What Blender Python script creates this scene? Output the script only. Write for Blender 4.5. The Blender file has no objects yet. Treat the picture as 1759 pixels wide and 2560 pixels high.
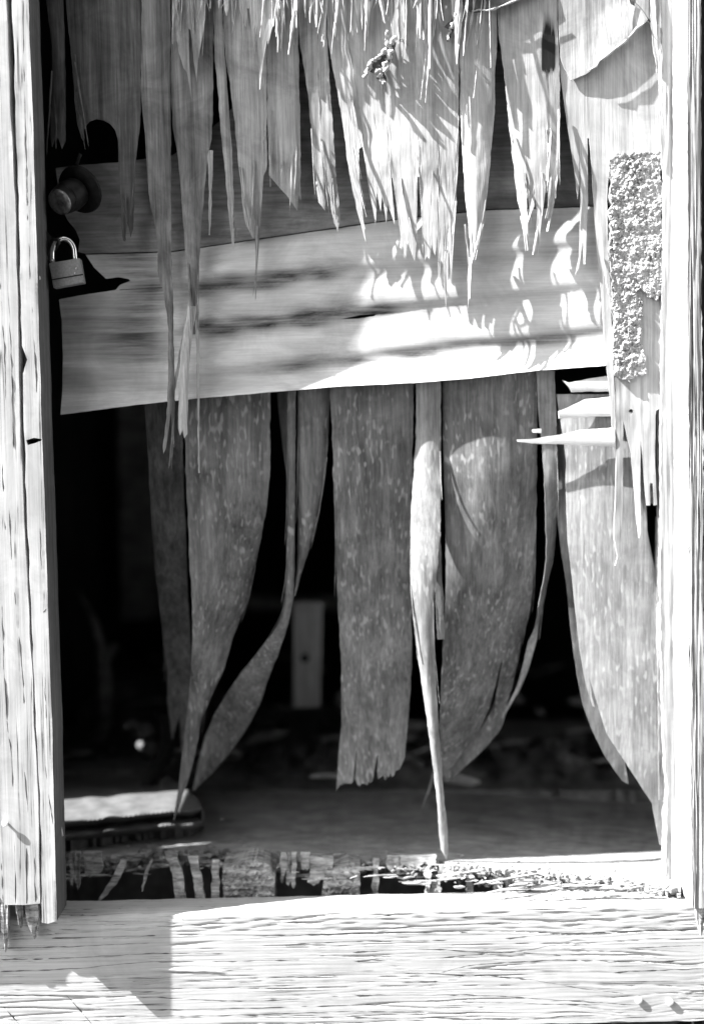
import bpy, bmesh, math, random
import numpy as np
from mathutils import Vector, Matrix, noise
from mathutils.geometry import delaunay_2d_cdt
random.seed(7)
S = bpy.context.scene
COL = S.collection

# ------------------------------------------------------------------ camera
PITCH, ROLL, DIST, LENS = math.radians(3.0), math.radians(1.2), 1.85, 50.0
CAMZ = 0.625
f = Vector((0, math.cos(PITCH), -math.sin(PITCH)))
u0 = Vector((0, math.sin(PITCH), math.cos(PITCH)))
r0 = Vector((1, 0, 0))
rr = r0*math.cos(ROLL) - u0*math.sin(ROLL)
uu = r0*math.sin(ROLL) + u0*math.cos(ROLL)
CAM = Vector((0, -DIST, CAMZ))
cam = bpy.data.cameras.new('camera')
cam.sensor_fit = 'VERTICAL'; cam.sensor_height = 36; cam.lens = LENS
cam.clip_start = 0.05; cam.clip_end = 500
cam.dof.use_dof = True; cam.dof.focus_distance = 1.875; cam.dof.aperture_fstop = 1.4
co = bpy.data.objects.new('camera', cam); COL.objects.link(co)
co.matrix_world = Matrix(((rr.x, uu.x, -f.x, CAM.x), (rr.y, uu.y, -f.y, CAM.y), (rr.z, uu.z, -f.z, CAM.z), (0, 0, 0, 1)))
S.camera = co

# ------------------------------------------------------------------ light
SUN = Vector((3.7, 1.0, -3.8)).normalized()
w = bpy.data.worlds.new('World'); S.world = w; w.use_nodes = True
nt = w.node_tree; nt.nodes.clear()
sky = nt.nodes.new('ShaderNodeTexSky'); sky.sky_type = 'NISHITA'; sky.sun_disc = False
sky.sun_elevation = math.asin(-SUN.z); sky.sun_rotation = math.atan2(-SUN.x, -SUN.y)
bw = nt.nodes.new('ShaderNodeRGBToBW')          # black-and-white picture: neutral sky
bg = nt.nodes.new('ShaderNodeBackground'); bg.inputs['Strength'].default_value = 0.135
out = nt.nodes.new('ShaderNodeOutputWorld')
nt.links.new(sky.outputs[0], bw.inputs[0]); nt.links.new(bw.outputs[0], bg.inputs[0]); nt.links.new(bg.outputs[0], out.inputs[0])
sl = bpy.data.lights.new('sun', 'SUN'); sl.energy = 5.0; sl.angle = math.radians(0.5)
so = bpy.data.objects.new('sun', sl); COL.objects.link(so)
so.rotation_euler = SUN.to_track_quat('-Z', 'Y').to_euler(); so.location = (-3, -2, 4)
S.view_settings.view_transform = 'Standard'; S.view_settings.look = 'None'
S.view_settings.exposure = 2.0; S.view_settings.gamma = 1.0
S.render.engine = 'CYCLES'

# ------------------------------------------------------------------ mapping
K = 36.0/2560.0/LENS
def ray(px, py):
    return f + rr*((px-879.5)*K) + uu*(-(py-1279.5)*K)
def P(px, py, y):
    d = ray(px, py); t = (y-CAM.y)/d.y
    return CAM + d*t
def PZ(px, py, z):
    d = ray(px, py); t = (z-CAM.z)/d.z
    return CAM + d*t
MM = 0.00053

# ------------------------------------------------------------------ materials
MATS = {}
def newmat(name, rough=0.85, metal=0.0):
    m = bpy.data.materials.new(name); m.use_nodes = True
    n = m.node_tree.nodes; b = n['Principled BSDF']
    b.inputs['Roughness'].default_value = rough; b.inputs['Metallic'].default_value = metal
    b.inputs['Specular IOR Level'].default_value = 0.2
    MATS[name] = m
    return m, n, m.node_tree.links, b
def ramp(n, stops):
    r = n.new('ShaderNodeValToRGB'); e = r.color_ramp.elements
    while len(e) < len(stops): e.new(0.5)
    for i, (p, v) in enumerate(stops):
        e[i].position = p; e[i].color = (v, v, v, 1)
    return r
def noisen(n, l, vec, scale, detail=5, rough=0.6, dist=0.0):
    t = n.new('ShaderNodeTexNoise'); t.inputs['Scale'].default_value = scale
    t.inputs['Detail'].default_value = detail; t.inputs['Roughness'].default_value = rough
    t.inputs['Distortion'].default_value = dist
    l.new(vec, t.inputs['Vector']); return t
def mapped(n, l, scale, rot=(0, 0, 0)):
    tc = n.new('ShaderNodeTexCoord'); mp = n.new('ShaderNodeMapping')
    mp.inputs['Scale'].default_value = scale; mp.inputs['Rotation'].default_value = rot
    l.new(tc.outputs['Object'], mp.inputs['Vector']); return mp.outputs[0]
def mixc(n, l, a, b, fac, mode='MIX'):
    m = n.new('ShaderNodeMix'); m.data_type = 'RGBA'; m.blend_type = mode
    if isinstance(fac, (int, float)): m.inputs[0].default_value = fac
    else: l.new(fac, m.inputs[0])
    for s, v in ((m.inputs[6], a), (m.inputs[7], b)):
        if isinstance(v, (int, float)): s.default_value = (v, v, v, 1)
        else: l.new(v, s)
    return m.outputs[2]
def wood(name, lo, hi, axis='Z', s=90, stretch=0.05, fine=420, speck=0.0, specv=0.7, blotch=0.35, bump=0.35, crack=0.0, crackv=0.03, rough=0.85, tilt=0.0, cs=None, fc=(0.40, 1.2), fstretch=None, stain=None):
    m, n, l, b = newmat(name, rough)
    sc = {'Z': (1, 1, stretch), 'X': (stretch, 1, 1), 'Y': (1, stretch, 1)}[axis]
    v = mapped(n, l, sc, (0, tilt, 0))
    a = noisen(n, l, v, s, 4, 0.65, 0.3)
    fs = fstretch or stretch*0.6
    v2 = mapped(n, l, {'Z': (1, 1, fs), 'X': (fs, 1, 1), 'Y': (1, fs, 1)}[axis], (0, tilt, 0))
    c = noisen(n, l, v2, fine, 3, 0.7)
    mid = (lo+hi)/2
    ra = ramp(n, ((0.3, lo), (0.72, hi))); l.new(a.outputs[0], ra.inputs[0])
    rc = ramp(n, ((0.32, fc[0]), (0.62, fc[1]))); l.new(c.outputs[0], rc.inputs[0])
    colr = mixc(n, l, ra.outputs[0], rc.outputs[0], 0.55, 'MULTIPLY')
    ob = mapped(n, l, (1, 1, 1))
    bl = noisen(n, l, ob, 13, 6, 0.68, 0.8)
    rb = ramp(n, ((0.3, 1.0-blotch), (0.66, 1.08))); l.new(bl.outputs[0], rb.inputs[0])
    colr = mixc(n, l, colr, rb.outputs[0], 1.0, 'MULTIPLY')
    if speck > 0:
        sc2 = {'Z': (1, 1, 0.30), 'X': (0.30, 1, 1), 'Y': (1, .4, 1)}[axis]
        sv = mapped(n, l, sc2)
        sp = noisen(n, l, sv, 225, 0.6, 0.4, 0.0)
        rs = ramp(n, ((0.58, 0.0), (0.71, 1.0))); l.new(sp.outputs[0], rs.inputs[0])
        gate = noisen(n, l, ob, 16, 2, 0.5)
        rg = ramp(n, ((0.40, 0.1), (0.58, 1.0))); l.new(gate.outputs[0], rg.inputs[0])
        fm = n.new('ShaderNodeMath'); fm.operation = 'MULTIPLY'
        l.new(rs.outputs[0], fm.inputs[0]); l.new(rg.outputs[0], fm.inputs[1])
        fm2 = n.new('ShaderNodeMath'); fm2.operation = 'MULTIPLY'; fm2.inputs[1].default_value = speck
        l.new(fm.outputs[0], fm2.inputs[0])
        colr = mixc(n, l, colr, specv, fm2.outputs[0])
    hsrc = c.outputs[0]
    if crack > 0:
        ck = noisen(n, l, v2, cs or s*0.55, 3, 0.5, 0.5)
        sub = n.new('ShaderNodeMath'); sub.operation = 'SUBTRACT'; sub.inputs[1].default_value = 0.5
        ab = n.new('ShaderNodeMath'); ab.operation = 'ABSOLUTE'
        l.new(ck.outputs[0], sub.inputs[0]); l.new(sub.outputs[0], ab.inputs[0])
        rk = ramp(n, ((0.0, 1.0), (0.012*crack, 0.0))); l.new(ab.outputs[0], rk.inputs[0])
        gate = noisen(n, l, ob, 22, 3, 0.5)
        rg = ramp(n, ((0.38, 0.0), (0.56, 0.95))); l.new(gate.outputs[0], rg.inputs[0])
        fm = n.new('ShaderNodeMath'); fm.operation = 'MULTIPLY'
        l.new(rk.outputs[0], fm.inputs[0]); l.new(rg.outputs[0], fm.inputs[1])
        colr = mixc(n, l, colr, crackv, fm.outputs[0])
    if stain is not None:          # knot and dirt stains plus painted ridge shade, stored on the mesh
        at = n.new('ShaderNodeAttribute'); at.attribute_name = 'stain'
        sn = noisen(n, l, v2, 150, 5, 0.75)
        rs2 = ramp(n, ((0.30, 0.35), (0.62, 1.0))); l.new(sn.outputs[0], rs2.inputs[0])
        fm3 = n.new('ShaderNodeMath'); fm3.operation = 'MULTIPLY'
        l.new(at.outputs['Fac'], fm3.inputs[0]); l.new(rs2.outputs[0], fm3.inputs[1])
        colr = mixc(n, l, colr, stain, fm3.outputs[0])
    l.new(colr, b.inputs['Base Color'])
    bp = n.new('ShaderNodeBump'); bp.inputs['Strength'].default_value = bump; bp.inputs['Distance'].default_value = 0.0012
    ad = n.new('ShaderNodeMath'); ad.operation = 'ADD'
    l.new(a.outputs[0], ad.inputs[0]); l.new(hsrc, ad.inputs[1]); l.new(ad.outputs[0], bp.inputs['Height'])
    l.new(bp.outputs[0], b.inputs['Normal'])
    return m
M_FRAME = wood('weathered_frame_paint', 0.40, 0.52, 'Z', 75, 0.03, 320, bump=0.25, crack=1.5, cs=110, blotch=0.25, fc=(.72, 1.08), fstretch=.012)
M_SIDE_SHADE = wood('side_shade_wood', 0.10, 0.18, 'Z', 60, 0.03, 300, bump=0.3)  # darker wood standing in for shade on the jamb's inner side
M_JAMB = wood('ridged_jamb_wood', 0.30, 0.50, 'Z', 130, 0.02, 420, bump=0.6, crack=3.0, cs=170, blotch=0.1)
M_SILL = wood('weathered_sill_wood', 0.44, 0.54, 'X', 60, 0.03, 360, bump=0.12, crack=1.0, cs=110, blotch=0.16, fc=(.74, 1.08), fstretch=.012)
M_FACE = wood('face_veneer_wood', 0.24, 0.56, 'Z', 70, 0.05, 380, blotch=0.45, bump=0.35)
M_FACEL = wood('pale_face_veneer_wood', 0.38, 0.64, 'Z', 75, 0.05, 380, blotch=0.35, bump=0.35, fc=(.5, 1.15), stain=0.02)  # paler face veneer for the right-hand strips
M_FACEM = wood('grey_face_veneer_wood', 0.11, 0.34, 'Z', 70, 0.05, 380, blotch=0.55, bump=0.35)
M_DARKF = wood('dark_face_veneer_wood', 0.07, 0.22, 'Z', 85, 0.05, 380, blotch=0.55, bump=0.35)  # darker face veneer, mainly for the left-hand strips
M_FRINGE = wood('raw_splinter_wood', 0.40, 0.62, 'Z', 140, 0.05, 500, blotch=0.2, bump=0.3)
M_CORE = wood('cross_grain_core_wood', 0.50, 0.90, 'X', 22, 0.11, 420, blotch=0.2, bump=0.2, tilt=-0.10, fc=(.76, 1.08), fstretch=.035, stain=0.04)  # stain covers dirt bands and painted ridge shade
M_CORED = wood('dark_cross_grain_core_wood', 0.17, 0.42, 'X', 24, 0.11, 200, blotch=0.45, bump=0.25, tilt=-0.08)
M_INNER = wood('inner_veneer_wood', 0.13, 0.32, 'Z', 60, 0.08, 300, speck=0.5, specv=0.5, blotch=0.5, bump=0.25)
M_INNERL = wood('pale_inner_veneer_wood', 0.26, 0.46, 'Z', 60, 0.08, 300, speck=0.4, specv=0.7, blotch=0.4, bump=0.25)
M_STILE = wood('stile_wood', 0.30, 0.52, 'Z', 45, 0.02, 250, blotch=0.2, bump=0.3)
M_FLOOR = wood('floor_plywood', 0.30, 0.48, 'X', 40, 0.2, 200, blotch=0.4, bump=0.3)
M_ROT = wood('rotten_wood', 0.14, 0.82, 'X', 150, 0.15, 420, blotch=0.45, bump=0.8, fc=(.4, 1.15))
M_DEBRIS = wood('dim_debris_wood', 0.25, 0.6, 'X', 60, 0.2, 250, blotch=0.5, bump=0.4)
M_WALL = wood('shed_wall_boards', 0.25, 0.42, 'Z', 50, 0.05, 250, blotch=0.3, bump=0.3)
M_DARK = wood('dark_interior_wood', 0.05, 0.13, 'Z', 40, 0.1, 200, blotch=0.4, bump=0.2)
M_PLANK = wood('knotty_plank_wood', 0.55, 0.8, 'Z', 60, 0.05, 250, blotch=0.15, bump=0.2)

def simple(name, lo, hi, scale, rough=0.9, metal=0.0, bump=0.4, detail=6):
    m, n, l, b = newmat(name, rough, metal)
    v = mapped(n, l, (1, 1, 1)); a = noisen(n, l, v, scale, detail, 0.65)
    r = ramp(n, ((0.3, lo), (0.7, hi))); l.new(a.outputs[0], r.inputs[0]); l.new(r.outputs[0], b.inputs['Base Color'])
    bp = n.new('ShaderNodeBump'); bp.inputs['Strength'].default_value = bump; bp.inputs['Distance'].default_value = 0.002
    l.new(a.outputs[0], bp.inputs['Height']); l.new(bp.outputs[0], b.inputs['Normal'])
    return m
M_FOAM = simple('crumbly_foam', 0.24, 0.50, 220, bump=0.8)
M_SLAB = simple('padded_slab', 0.08, 0.15, 40, bump=0.3)
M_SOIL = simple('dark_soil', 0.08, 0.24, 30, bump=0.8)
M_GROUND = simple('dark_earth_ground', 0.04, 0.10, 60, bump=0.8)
M_BLOCKER = wood('sky_blocker_boards', 0.04, 0.09, 'Z', 20, 0.05, 100)  # boards of the unseen blocker added behind the camera
M_STONE = simple('pale_stone', 0.14, 0.24, 60)
M_NAIL = simple('galvanised_nail', 0.6, 0.8, 200, 0.5, 0.3, 0.2)
M_KNOB = simple('tarnished_knob_metal', 0.006, 0.02, 120, 0.42, 0.6, 0.15)
M_KNOBF = simple('pale_knob_face_metal', 0.03, 0.3, 110, 0.35, 0.8, 0.2)  # knob face mottled paler than its barrel
M_LOCK = simple('brushed_padlock_metal', 0.22, 0.34, 300, 0.45, 0.5, 0.1)
M_STEEL = simple('shiny_shackle_steel', 0.7, 0.85, 100, 0.18, 1.0, 0.02)
M_IRON = simple('dark_iron', 0.02, 0.05, 100, 0.6, 0.5, 0.3)

# ------------------------------------------------------------------ helpers
def tag(o, label=None, cat=None, group=None, kind=None):
    if label: o['label'] = label
    if cat: o['category'] = cat
    if group: o['group'] = group
    if kind: o['kind'] = kind
    return o
def empty(name, loc, label, cat, group=None):
    o = bpy.data.objects.new(name, None); COL.objects.link(o); o.location = loc
    o.empty_display_size = 0.05
    return tag(o, label, cat, group)
def link(name, verts, faces, mat, parent=None, smooth=False, mats=None, idx=None):
    off = Vector((0, 0, 0))
    p = parent
    while p is not None:
        off += p.location; p = p.parent
    if parent is None and len(verts):       # origin at base centre
        xs = [v[0] for v in verts]; ys = [v[1] for v in verts]; zs = [v[2] for v in verts]
        off = Vector(((min(xs)+max(xs))/2, (min(ys)+max(ys))/2, min(zs)))
    me = bpy.data.meshes.new(name)
    me.from_pydata([tuple(Vector(v)-off) for v in verts], [], faces)
    bm = bmesh.new(); bm.from_mesh(me); bmesh.ops.recalc_face_normals(bm, faces=bm.faces); bm.to_mesh(me); bm.free()
    me.materials.append(mat)
    if smooth:
        me.polygons.foreach_set('use_smooth', [True]*len(me.polygons))
    me.update()
    o = bpy.data.objects.new(name, me); COL.objects.link(o)
    if parent is None: o.location = off
    else: o.parent = parent
    return o
def bevel(o, w=0.001, seg=2):
    m = o.modifiers.new('bevel', 'BEVEL'); m.width = w; m.segments = seg; m.limit_method = 'ANGLE'; m.angle_limit = math.radians(50)
    return o
def pchip(xs, ys):
    xs = np.array(xs, float); ys = np.array(ys, float)
    if len(xs) == 1: return lambda q: np.full_like(np.asarray(q, float), ys[0])
    h = np.diff(xs); d = np.diff(ys)/h
    m = np.zeros_like(xs); m[0] = d[0]; m[-1] = d[-1]
    for i in range(1, len(xs)-1):
        if d[i-1]*d[i] > 0:
            w1 = 2*h[i]+h[i-1]; w2 = h[i]+2*h[i-1]
            m[i] = (w1+w2)/(w1/d[i-1]+w2/d[i])
    def ev(q):
        q = np.clip(np.asarray(q, float), xs[0], xs[-1])
        i = np.clip(np.searchsorted(xs, q)-1, 0, len(xs)-2)
        t = (q-xs[i])/h[i]
        return ((2*t**3-3*t**2+1)*ys[i]+(t**3-2*t**2+t)*h[i]*m[i]+(-2*t**3+3*t**2)*ys[i+1]+(t**3-t**2)*h[i]*m[i+1])
    return ev
def nz(a, b, c=0.0): return noise.noise(Vector((a, b, c)))
SEED = [0]
def strip(name, parent, rows, mat, tips=None, tops=None, th=0.0022, nu=10, nv=44, bulge=0.0, jag=0.0, wav=0.0012, edge=1.0, disp=None, smooth=True, stain=None):
    """a sheet described by rows (py, x left, x right, depth, depth difference right-left)"""
    SEED[0] += 1; sd = SEED[0]*3.17; rnd = random.Random(SEED[0])
    nv = max(nv, int((rows[-1][0]-rows[0][0])/9))
    py = [r[0] for r in rows]
    XL = pchip(py, [r[1] for r in rows]); XR = pchip(py, [r[2] for r in rows])
    Y = pchip(py, [r[3] for r in rows]); T = pchip(py, [r[4] if len(r) > 4 else 0 for r in rows])
    us = np.linspace(0, 1, nu+1)
    if tips: us = np.unique(np.round(np.concatenate([us, [t[0] for t in tips]]), 4))
    nu = len(us)-1
    bot = np.interp(us, [t[0] for t in tips], [t[1] for t in tips]) if tips else np.full(nu+1, py[-1], float)
    if jag: bot = bot + np.array([rnd.uniform(-jag, jag*0.4) for _ in us])
    top = np.interp(us, [t[0] for t in tops], [t[1] for t in tops]) if tops else np.full(nu+1, py[0], float)
    V = []; B = []; Q = []
    for j in range(nv+1):
        t = j/nv
        ys = top + (bot-top)*t
        xl = XL(ys); xr = XR(ys); yy = Y(ys); tt = T(ys)
        for i, uq in enumerate(us):
            p = ys[i]
            x = xl[i]+(xr[i]-xl[i])*uq
            if i == 0: x += edge*(nz(p*0.03, sd)*2+nz(p*.16, sd)*1.3)
            if i == nu: x += edge*(nz(p*0.03, sd+9)*2+nz(p*.16, sd+9)*1.3)
            d = yy[i]+tt[i]*(uq-0.5)-bulge*(1-(2*uq-1)**2)
            d += wav*(nz(p*0.006, uq*1.3+sd)+0.4*nz(p*0.02, uq*4+sd))
            if disp: d += disp(x, p)
            v = P(x, p, d)
            V.append(v); B.append(v+Vector((0, th, 0)))
            if stain: Q.append(stain(x, p))
    n = nu+1; N = len(V); F = []
    for j in range(nv):
        for i in range(nu):
            a = j*n+i; F.append((a, a+1, a+n+1, a+n)); F.append((N+a, N+a+n, N+a+n+1, N+a+1))
    for i in range(nu):
        a = i; F.append((a, N+a, N+a+1, a+1)); a = nv*n+i; F.append((a, a+1, N+a+1, N+a))
    for j in range(nv):
        a = j*n; F.append((a, a+n, N+a+n, N+a)); a = j*n+nu; F.append((a, N+a, N+a+n, a+n))
    o = link(name, V+B, F, mat, parent, smooth)
    if stain:
        at = o.data.attributes.new('stain', 'FLOAT', 'POINT'); at.data.foreach_set('value', Q+Q)
    if smooth: sharp(o)
    return o
def sharp(o, ang=55):
    me = o.data
    bm = bmesh.new(); bm.from_mesh(me)
    for e in bm.edges:
        if len(e.link_faces) == 2 and e.calc_face_angle(0) > math.radians(ang): e.smooth = False
    bm.to_mesh(me); bm.free()
def inside(pt, poly):
    x, y = pt; c = False; j = len(poly)-1
    for i in range(len(poly)):
        xi, yi = poly[i]; xj, yj = poly[j]
        if (yi > y) != (yj > y) and x < (xj-xi)*(y-yi)/(yj-yi)+xi: c = not c
        j = i
    return c
def dens(poly, step, jit=0.0, sd=0.0):
    o = []
    for i, a in enumerate(poly):
        b = poly[(i+1) % len(poly)]
        L = math.hypot(b[0]-a[0], b[1]-a[1]); k = max(1, int(L/step))
        for q in range(k):
            t = q/k
            x = a[0]+(b[0]-a[0])*t; y = a[1]+(b[1]-a[1])*t
            if jit and q: x += jit*nz(x*.05+sd, y*.05, sd); y += jit*nz(x*.05, y*.05+sd, sd+5)
            o.append((x, y))
    return o
def sheet(name, parent, outline, mat, depth, th=0.0022, step=12, holes=(), jit=1.0, smooth=True, plane='y', thv=None, stain=None):
    """a flat-ish sheet from an outline; depth is a number or f(px,py)"""
    SEED[0] += 1; sd = SEED[0]*1.37
    dep = depth if callable(depth) else (lambda a, b: depth)
    loops = [dens(outline, step, jit, sd)]+[dens(h, step*0.7, jit*0.5, sd) for h in holes]
    pts = []; edges = []
    for lp in loops:
        s = len(pts); pts += lp
        edges += [(s+i, s+(i+1) % len(lp)) for i in range(len(lp))]
    ob = loops[0]
    xs = [p[0] for p in ob]; ys = [p[1] for p in ob]
    g = []
    x = min(xs)+step/2; k = 0
    while x < max(xs):
        y = min(ys)+step/2*(1+k % 2)
        while y < max(ys):
            if inside((x, y), ob) and not any(inside((x, y), h) for h in loops[1:]): g.append((x, y))
            y += step
        x += step*0.9; k += 1
    r = delaunay_2d_cdt([Vector(p) for p in pts+g], edges, [], 1, 0.05)
    vs = [tuple(v) for v in r[0]]; tri = []
    for t in r[2]:
        cx = sum(vs[i][0] for i in t)/len(t); cy = sum(vs[i][1] for i in t)/len(t)
        if inside((cx, cy), ob) and not any(inside((cx, cy), h) for h in loops[1:]): tri.append(tuple(t))
    if plane == 'y':
        V = [P(a, b, dep(a, b)) for a, b in vs]; ofs = Vector((0, th, 0))
    else:
        V = [PZ(a, b, dep(a, b)) for a, b in vs]; ofs = Vector((0, 0, -th))
    if thv: ofs = thv
    N = len(V); F = list(tri)+[tuple(N+i for i in reversed(t)) for t in tri]
    cnt = {}
    for t in tri:
        for i in range(len(t)):
            a, b = t[i], t[(i+1) % len(t)]; cnt[(a, b)] = 1
    for (a, b) in list(cnt):
        if (b, a) not in cnt: F.append((b, a, N+a, N+b))
    o = link(name, V+[v+ofs for v in V], F, mat, parent, smooth)
    if stain:
        at = o.data.attributes.new('stain', 'FLOAT', 'POINT'); q = [stain(a, b) for a, b in vs]; at.data.foreach_set('value', q+q)  # on the core panel: dirt bands plus painted ridge shade
    if smooth: sharp(o)
    return o
def tube(name, parent, pts, rads, mat, seg=8, smooth=True, flat=1.0):
    pts = [Vector(p) for p in pts]; V = []; F = []
    for i, p in enumerate(pts):
        t = (pts[min(i+1, len(pts)-1)]-pts[max(i-1, 0)]).normalized()
        a = t.cross(Vector((0, 1, 0.01))); a = a.normalized() if a.length > 1e-4 else Vector((1, 0, 0)); b = t.cross(a).normalized()
        r = rads[i] if hasattr(rads, '__len__') else rads
        for k in range(seg):
            an = 2*math.pi*k/seg
            V.append(p+a*math.cos(an)*r+b*math.sin(an)*r*flat)
    for i in range(len(pts)-1):
        for k in range(seg):
            k2 = (k+1) % seg
            F.append((i*seg+k, i*seg+k2, (i+1)*seg+k2, (i+1)*seg+k))
    F.append(tuple(range(seg-1, -1, -1))); F.append(tuple((len(pts)-1)*seg+k for k in range(seg)))
    return link(name, V, F, mat, parent, smooth)
def lathe(name, parent, c, ax, prof, mat, seg=24, smooth=True):
    ax = Vector(ax).normalized(); a = ax.orthogonal().normalized(); b = ax.cross(a); c = Vector(c)
    V = []; F = []
    for (h, r) in prof:
        for k in range(seg):
            an = 2*math.pi*k/seg; V.append(c+ax*h+(a*math.cos(an)+b*math.sin(an))*r)
    for i in range(len(prof)-1):
        for k in range(seg):
            k2 = (k+1) % seg; F.append((i*seg+k, i*seg+k2, (i+1)*seg+k2, (i+1)*seg+k))
    F.append(tuple(range(seg-1, -1, -1))); F.append(tuple((len(prof)-1)*seg+k for k in range(seg)))
    o = link(name, V, F, mat, parent, smooth)
    if smooth: sharp(o, 40)
    return o
def boxm(name, parent, lo, hi, mat, bev=0.0):
    (x0, y0, z0), (x1, y1, z1) = lo, hi
    V = [(x, y, z) for x in (x0, x1) for y in (y0, y1) for z in (z0, z1)]
    F = [(0, 1, 3, 2), (4, 6, 7, 5), (0, 4, 5, 1), (2, 3, 7, 6), (0, 2, 6, 4), (1, 5, 7, 3)]
    o = link(name, V, F, mat, parent)
    if bev: bevel(o, bev)
    return o
def pebble(name, parent, c, r, mat, sd=0.0, rough=0.25, sub=2):
    bm = bmesh.new(); bmesh.ops.create_icosphere(bm, subdivisions=sub, radius=1.0)
    V = []; 
    for v in bm.verts:
        k = 1+rough*nz(v.co.x*1.6+sd, v.co.y*1.6, v.co.z*1.6)
        V.append(Vector((v.co.x*r[0]*k+c[0], v.co.y*r[1]*k+c[1], v.co.z*r[2]*k+c[2])))
    F = [tuple(v.index for v in fc.verts) for fc in bm.faces]; bm.free()
    return link(name, V, F, mat, parent, True)

# ------------------------------------------------------------------ setting: ground, shed walls, interior
ZB = P(1700, 2553, 0.035).z
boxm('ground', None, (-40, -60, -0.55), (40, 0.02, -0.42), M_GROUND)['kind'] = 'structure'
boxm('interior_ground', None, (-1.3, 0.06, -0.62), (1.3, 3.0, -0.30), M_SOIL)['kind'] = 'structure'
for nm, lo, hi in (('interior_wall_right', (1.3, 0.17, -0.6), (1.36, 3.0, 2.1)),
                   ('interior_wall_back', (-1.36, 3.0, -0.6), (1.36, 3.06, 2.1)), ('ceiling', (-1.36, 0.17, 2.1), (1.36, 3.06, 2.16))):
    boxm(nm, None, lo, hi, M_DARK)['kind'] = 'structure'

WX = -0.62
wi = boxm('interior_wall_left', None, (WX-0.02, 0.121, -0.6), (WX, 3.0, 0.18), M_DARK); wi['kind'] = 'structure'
# openings added in the unseen wall so sun reaches the slab and one stone
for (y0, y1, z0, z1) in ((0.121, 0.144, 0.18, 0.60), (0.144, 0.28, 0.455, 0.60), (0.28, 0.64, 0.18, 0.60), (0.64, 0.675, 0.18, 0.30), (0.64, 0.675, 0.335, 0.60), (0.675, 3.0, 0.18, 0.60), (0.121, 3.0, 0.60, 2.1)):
    boxm('unseen_wall_board', wi, (WX-0.02, y0, z0), (WX, y1, z1), M_DARK)
# unseen building added behind the camera to cut sky light from the front
nb = empty('sky_blocker', (2.0, -4.2, -0.42), 'dark board building added unseen behind the camera to cut sky light', 'blocker')
for k in range(16):
    boxm('unseen_wall_board', nb, (-1.6+k*0.5, -4.2-0.02*(k % 2), -0.42), (-1.11+k*0.5, -4.05, 4.6), M_BLOCKER)
boxm('blocker_roof', nb, (-1.8, -8.0, 4.6), (6.6, -3.8, 4.75), M_BLOCKER)
# outside wall round the doorway (mostly out of frame): sheathing and siding boards
wl = empty('shed_wall', (0, 0.1, -0.42), 'weathered board wall of the shed around the doorway', 'wall')
xl = P(20, 1200, 0.1).x; xr = P(1745, 1200, 0.1).x
boxm('sheathing', wl, (-0.64, 0.105, -0.6), (xl, 0.12, 2.6), M_DARK)
boxm('sheathing', wl, (xr, 0.105, -0.6), (2.2, 0.17, 2.6), M_DARK)
boxm('sheathing', wl, (xl, 0.115, 1.95), (xr, 0.17, 2.6), M_DARK)
boxm('header_board', wl, (xl-0.02, -0.0, 1.75), (xr+0.02, 0.11, 1.95), M_WALL, 0.002)
for k in range(9):
    boxm('siding_board', wl, (xr+0.055+k*0.155, 0.0, -0.6), (xr+0.20+k*0.155, 0.022, 2.5), M_WALL, 0.002)

# ------------------------------------------------------------------ door frame
def grain_v(amp, freq, sd):
    def d(x, p): return amp*(abs(nz(x*freq+sd, p*0.0016))*1.6+0.5*nz(x*freq*2.3, p*0.004+sd))
    return d
fr = empty('door_frame', P(120, 2290, 0.03), 'sun-bleached weathered wooden door frame boards either side of the doorway', 'door frame')
# left outer casing board with a broken-off lower corner
def L1R(p): return float(np.interp(p, [-700, 0, 300, 560, 870, 1200, 1530, 1800, 2030, 2262], [-6, 17, 28, 40, 47, 56, 73, 85, 96, 101]))
def L2L(p): return float(np.interp(p, [-700, 0, 300, 560, 900, 1160, 1530, 1800, 2100, 2300], [8, 31, 40, 48, 56, 64, 79, 91, 104, 105]))
def L2R(p): return float(np.interp(p, [-700, 0, 300, 640, 880, 1150, 1500, 1800, 2100, 2300], [48, 71, 83, 93, 100, 108, 120, 130, 137, 142]))
ps = list(range(-700, 2262, 40))
ol = [(L1R(p)+3.0*nz(p*0.011, 4.4)+1.5*nz(p*.05, 2), p) for p in ps]+[(101, 2258), (60, 2262), (14, 2262), (-68, 2150), (-75, -700)]
def shade_side(o):
    o.data.materials.append(M_SIDE_SHADE)
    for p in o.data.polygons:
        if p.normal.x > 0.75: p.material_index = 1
gv1 = grain_v(0.0007, 0.11, 1.0); gv2 = grain_v(0.0007, 0.12, 7.0)
o = sheet('casing_board', fr, ol, M_FRAME, lambda a, b: 0.0+gv1(a, b), th=0.028, step=11, jit=0.6); o['label'] = 'cracked outer casing board at the left edge'
ps = list(range(-700, 2300, 34))
ol = [(L2R(p)+1.6*nz(p*0.013, 1.4), p) for p in ps]+[(142, 2302), (120, 2309), (105, 2306)]
lf = [(L2L(p)+3.5*nz(p*0.017, 8.4)+2*nz(p*.06, 3), p) for p in reversed(ps)]
lf2 = []
for q in lf: lf2.append(q)
for c, dd in ((898, 14),):
    lf2 = [(x+(dd if abs(p-c) < 18 else 0), p) for x, p in lf2]
ol += lf2
wedge = [(66, 1100), (85, 1094), (105, 1097), (104, 1101), (86, 1108), (70, 1112)]
o = sheet('jamb_board', fr, ol, M_FRAME, lambda a, b: -0.004+gv2(a, b), th=0.066, step=10, jit=0.5, holes=[wedge]); shade_side(o); o['label'] = 'splintered narrow jamb board with a dark notch'
xa = P(-330, 1200, .03).x; xb = P(50, 1200, .066).x
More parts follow.
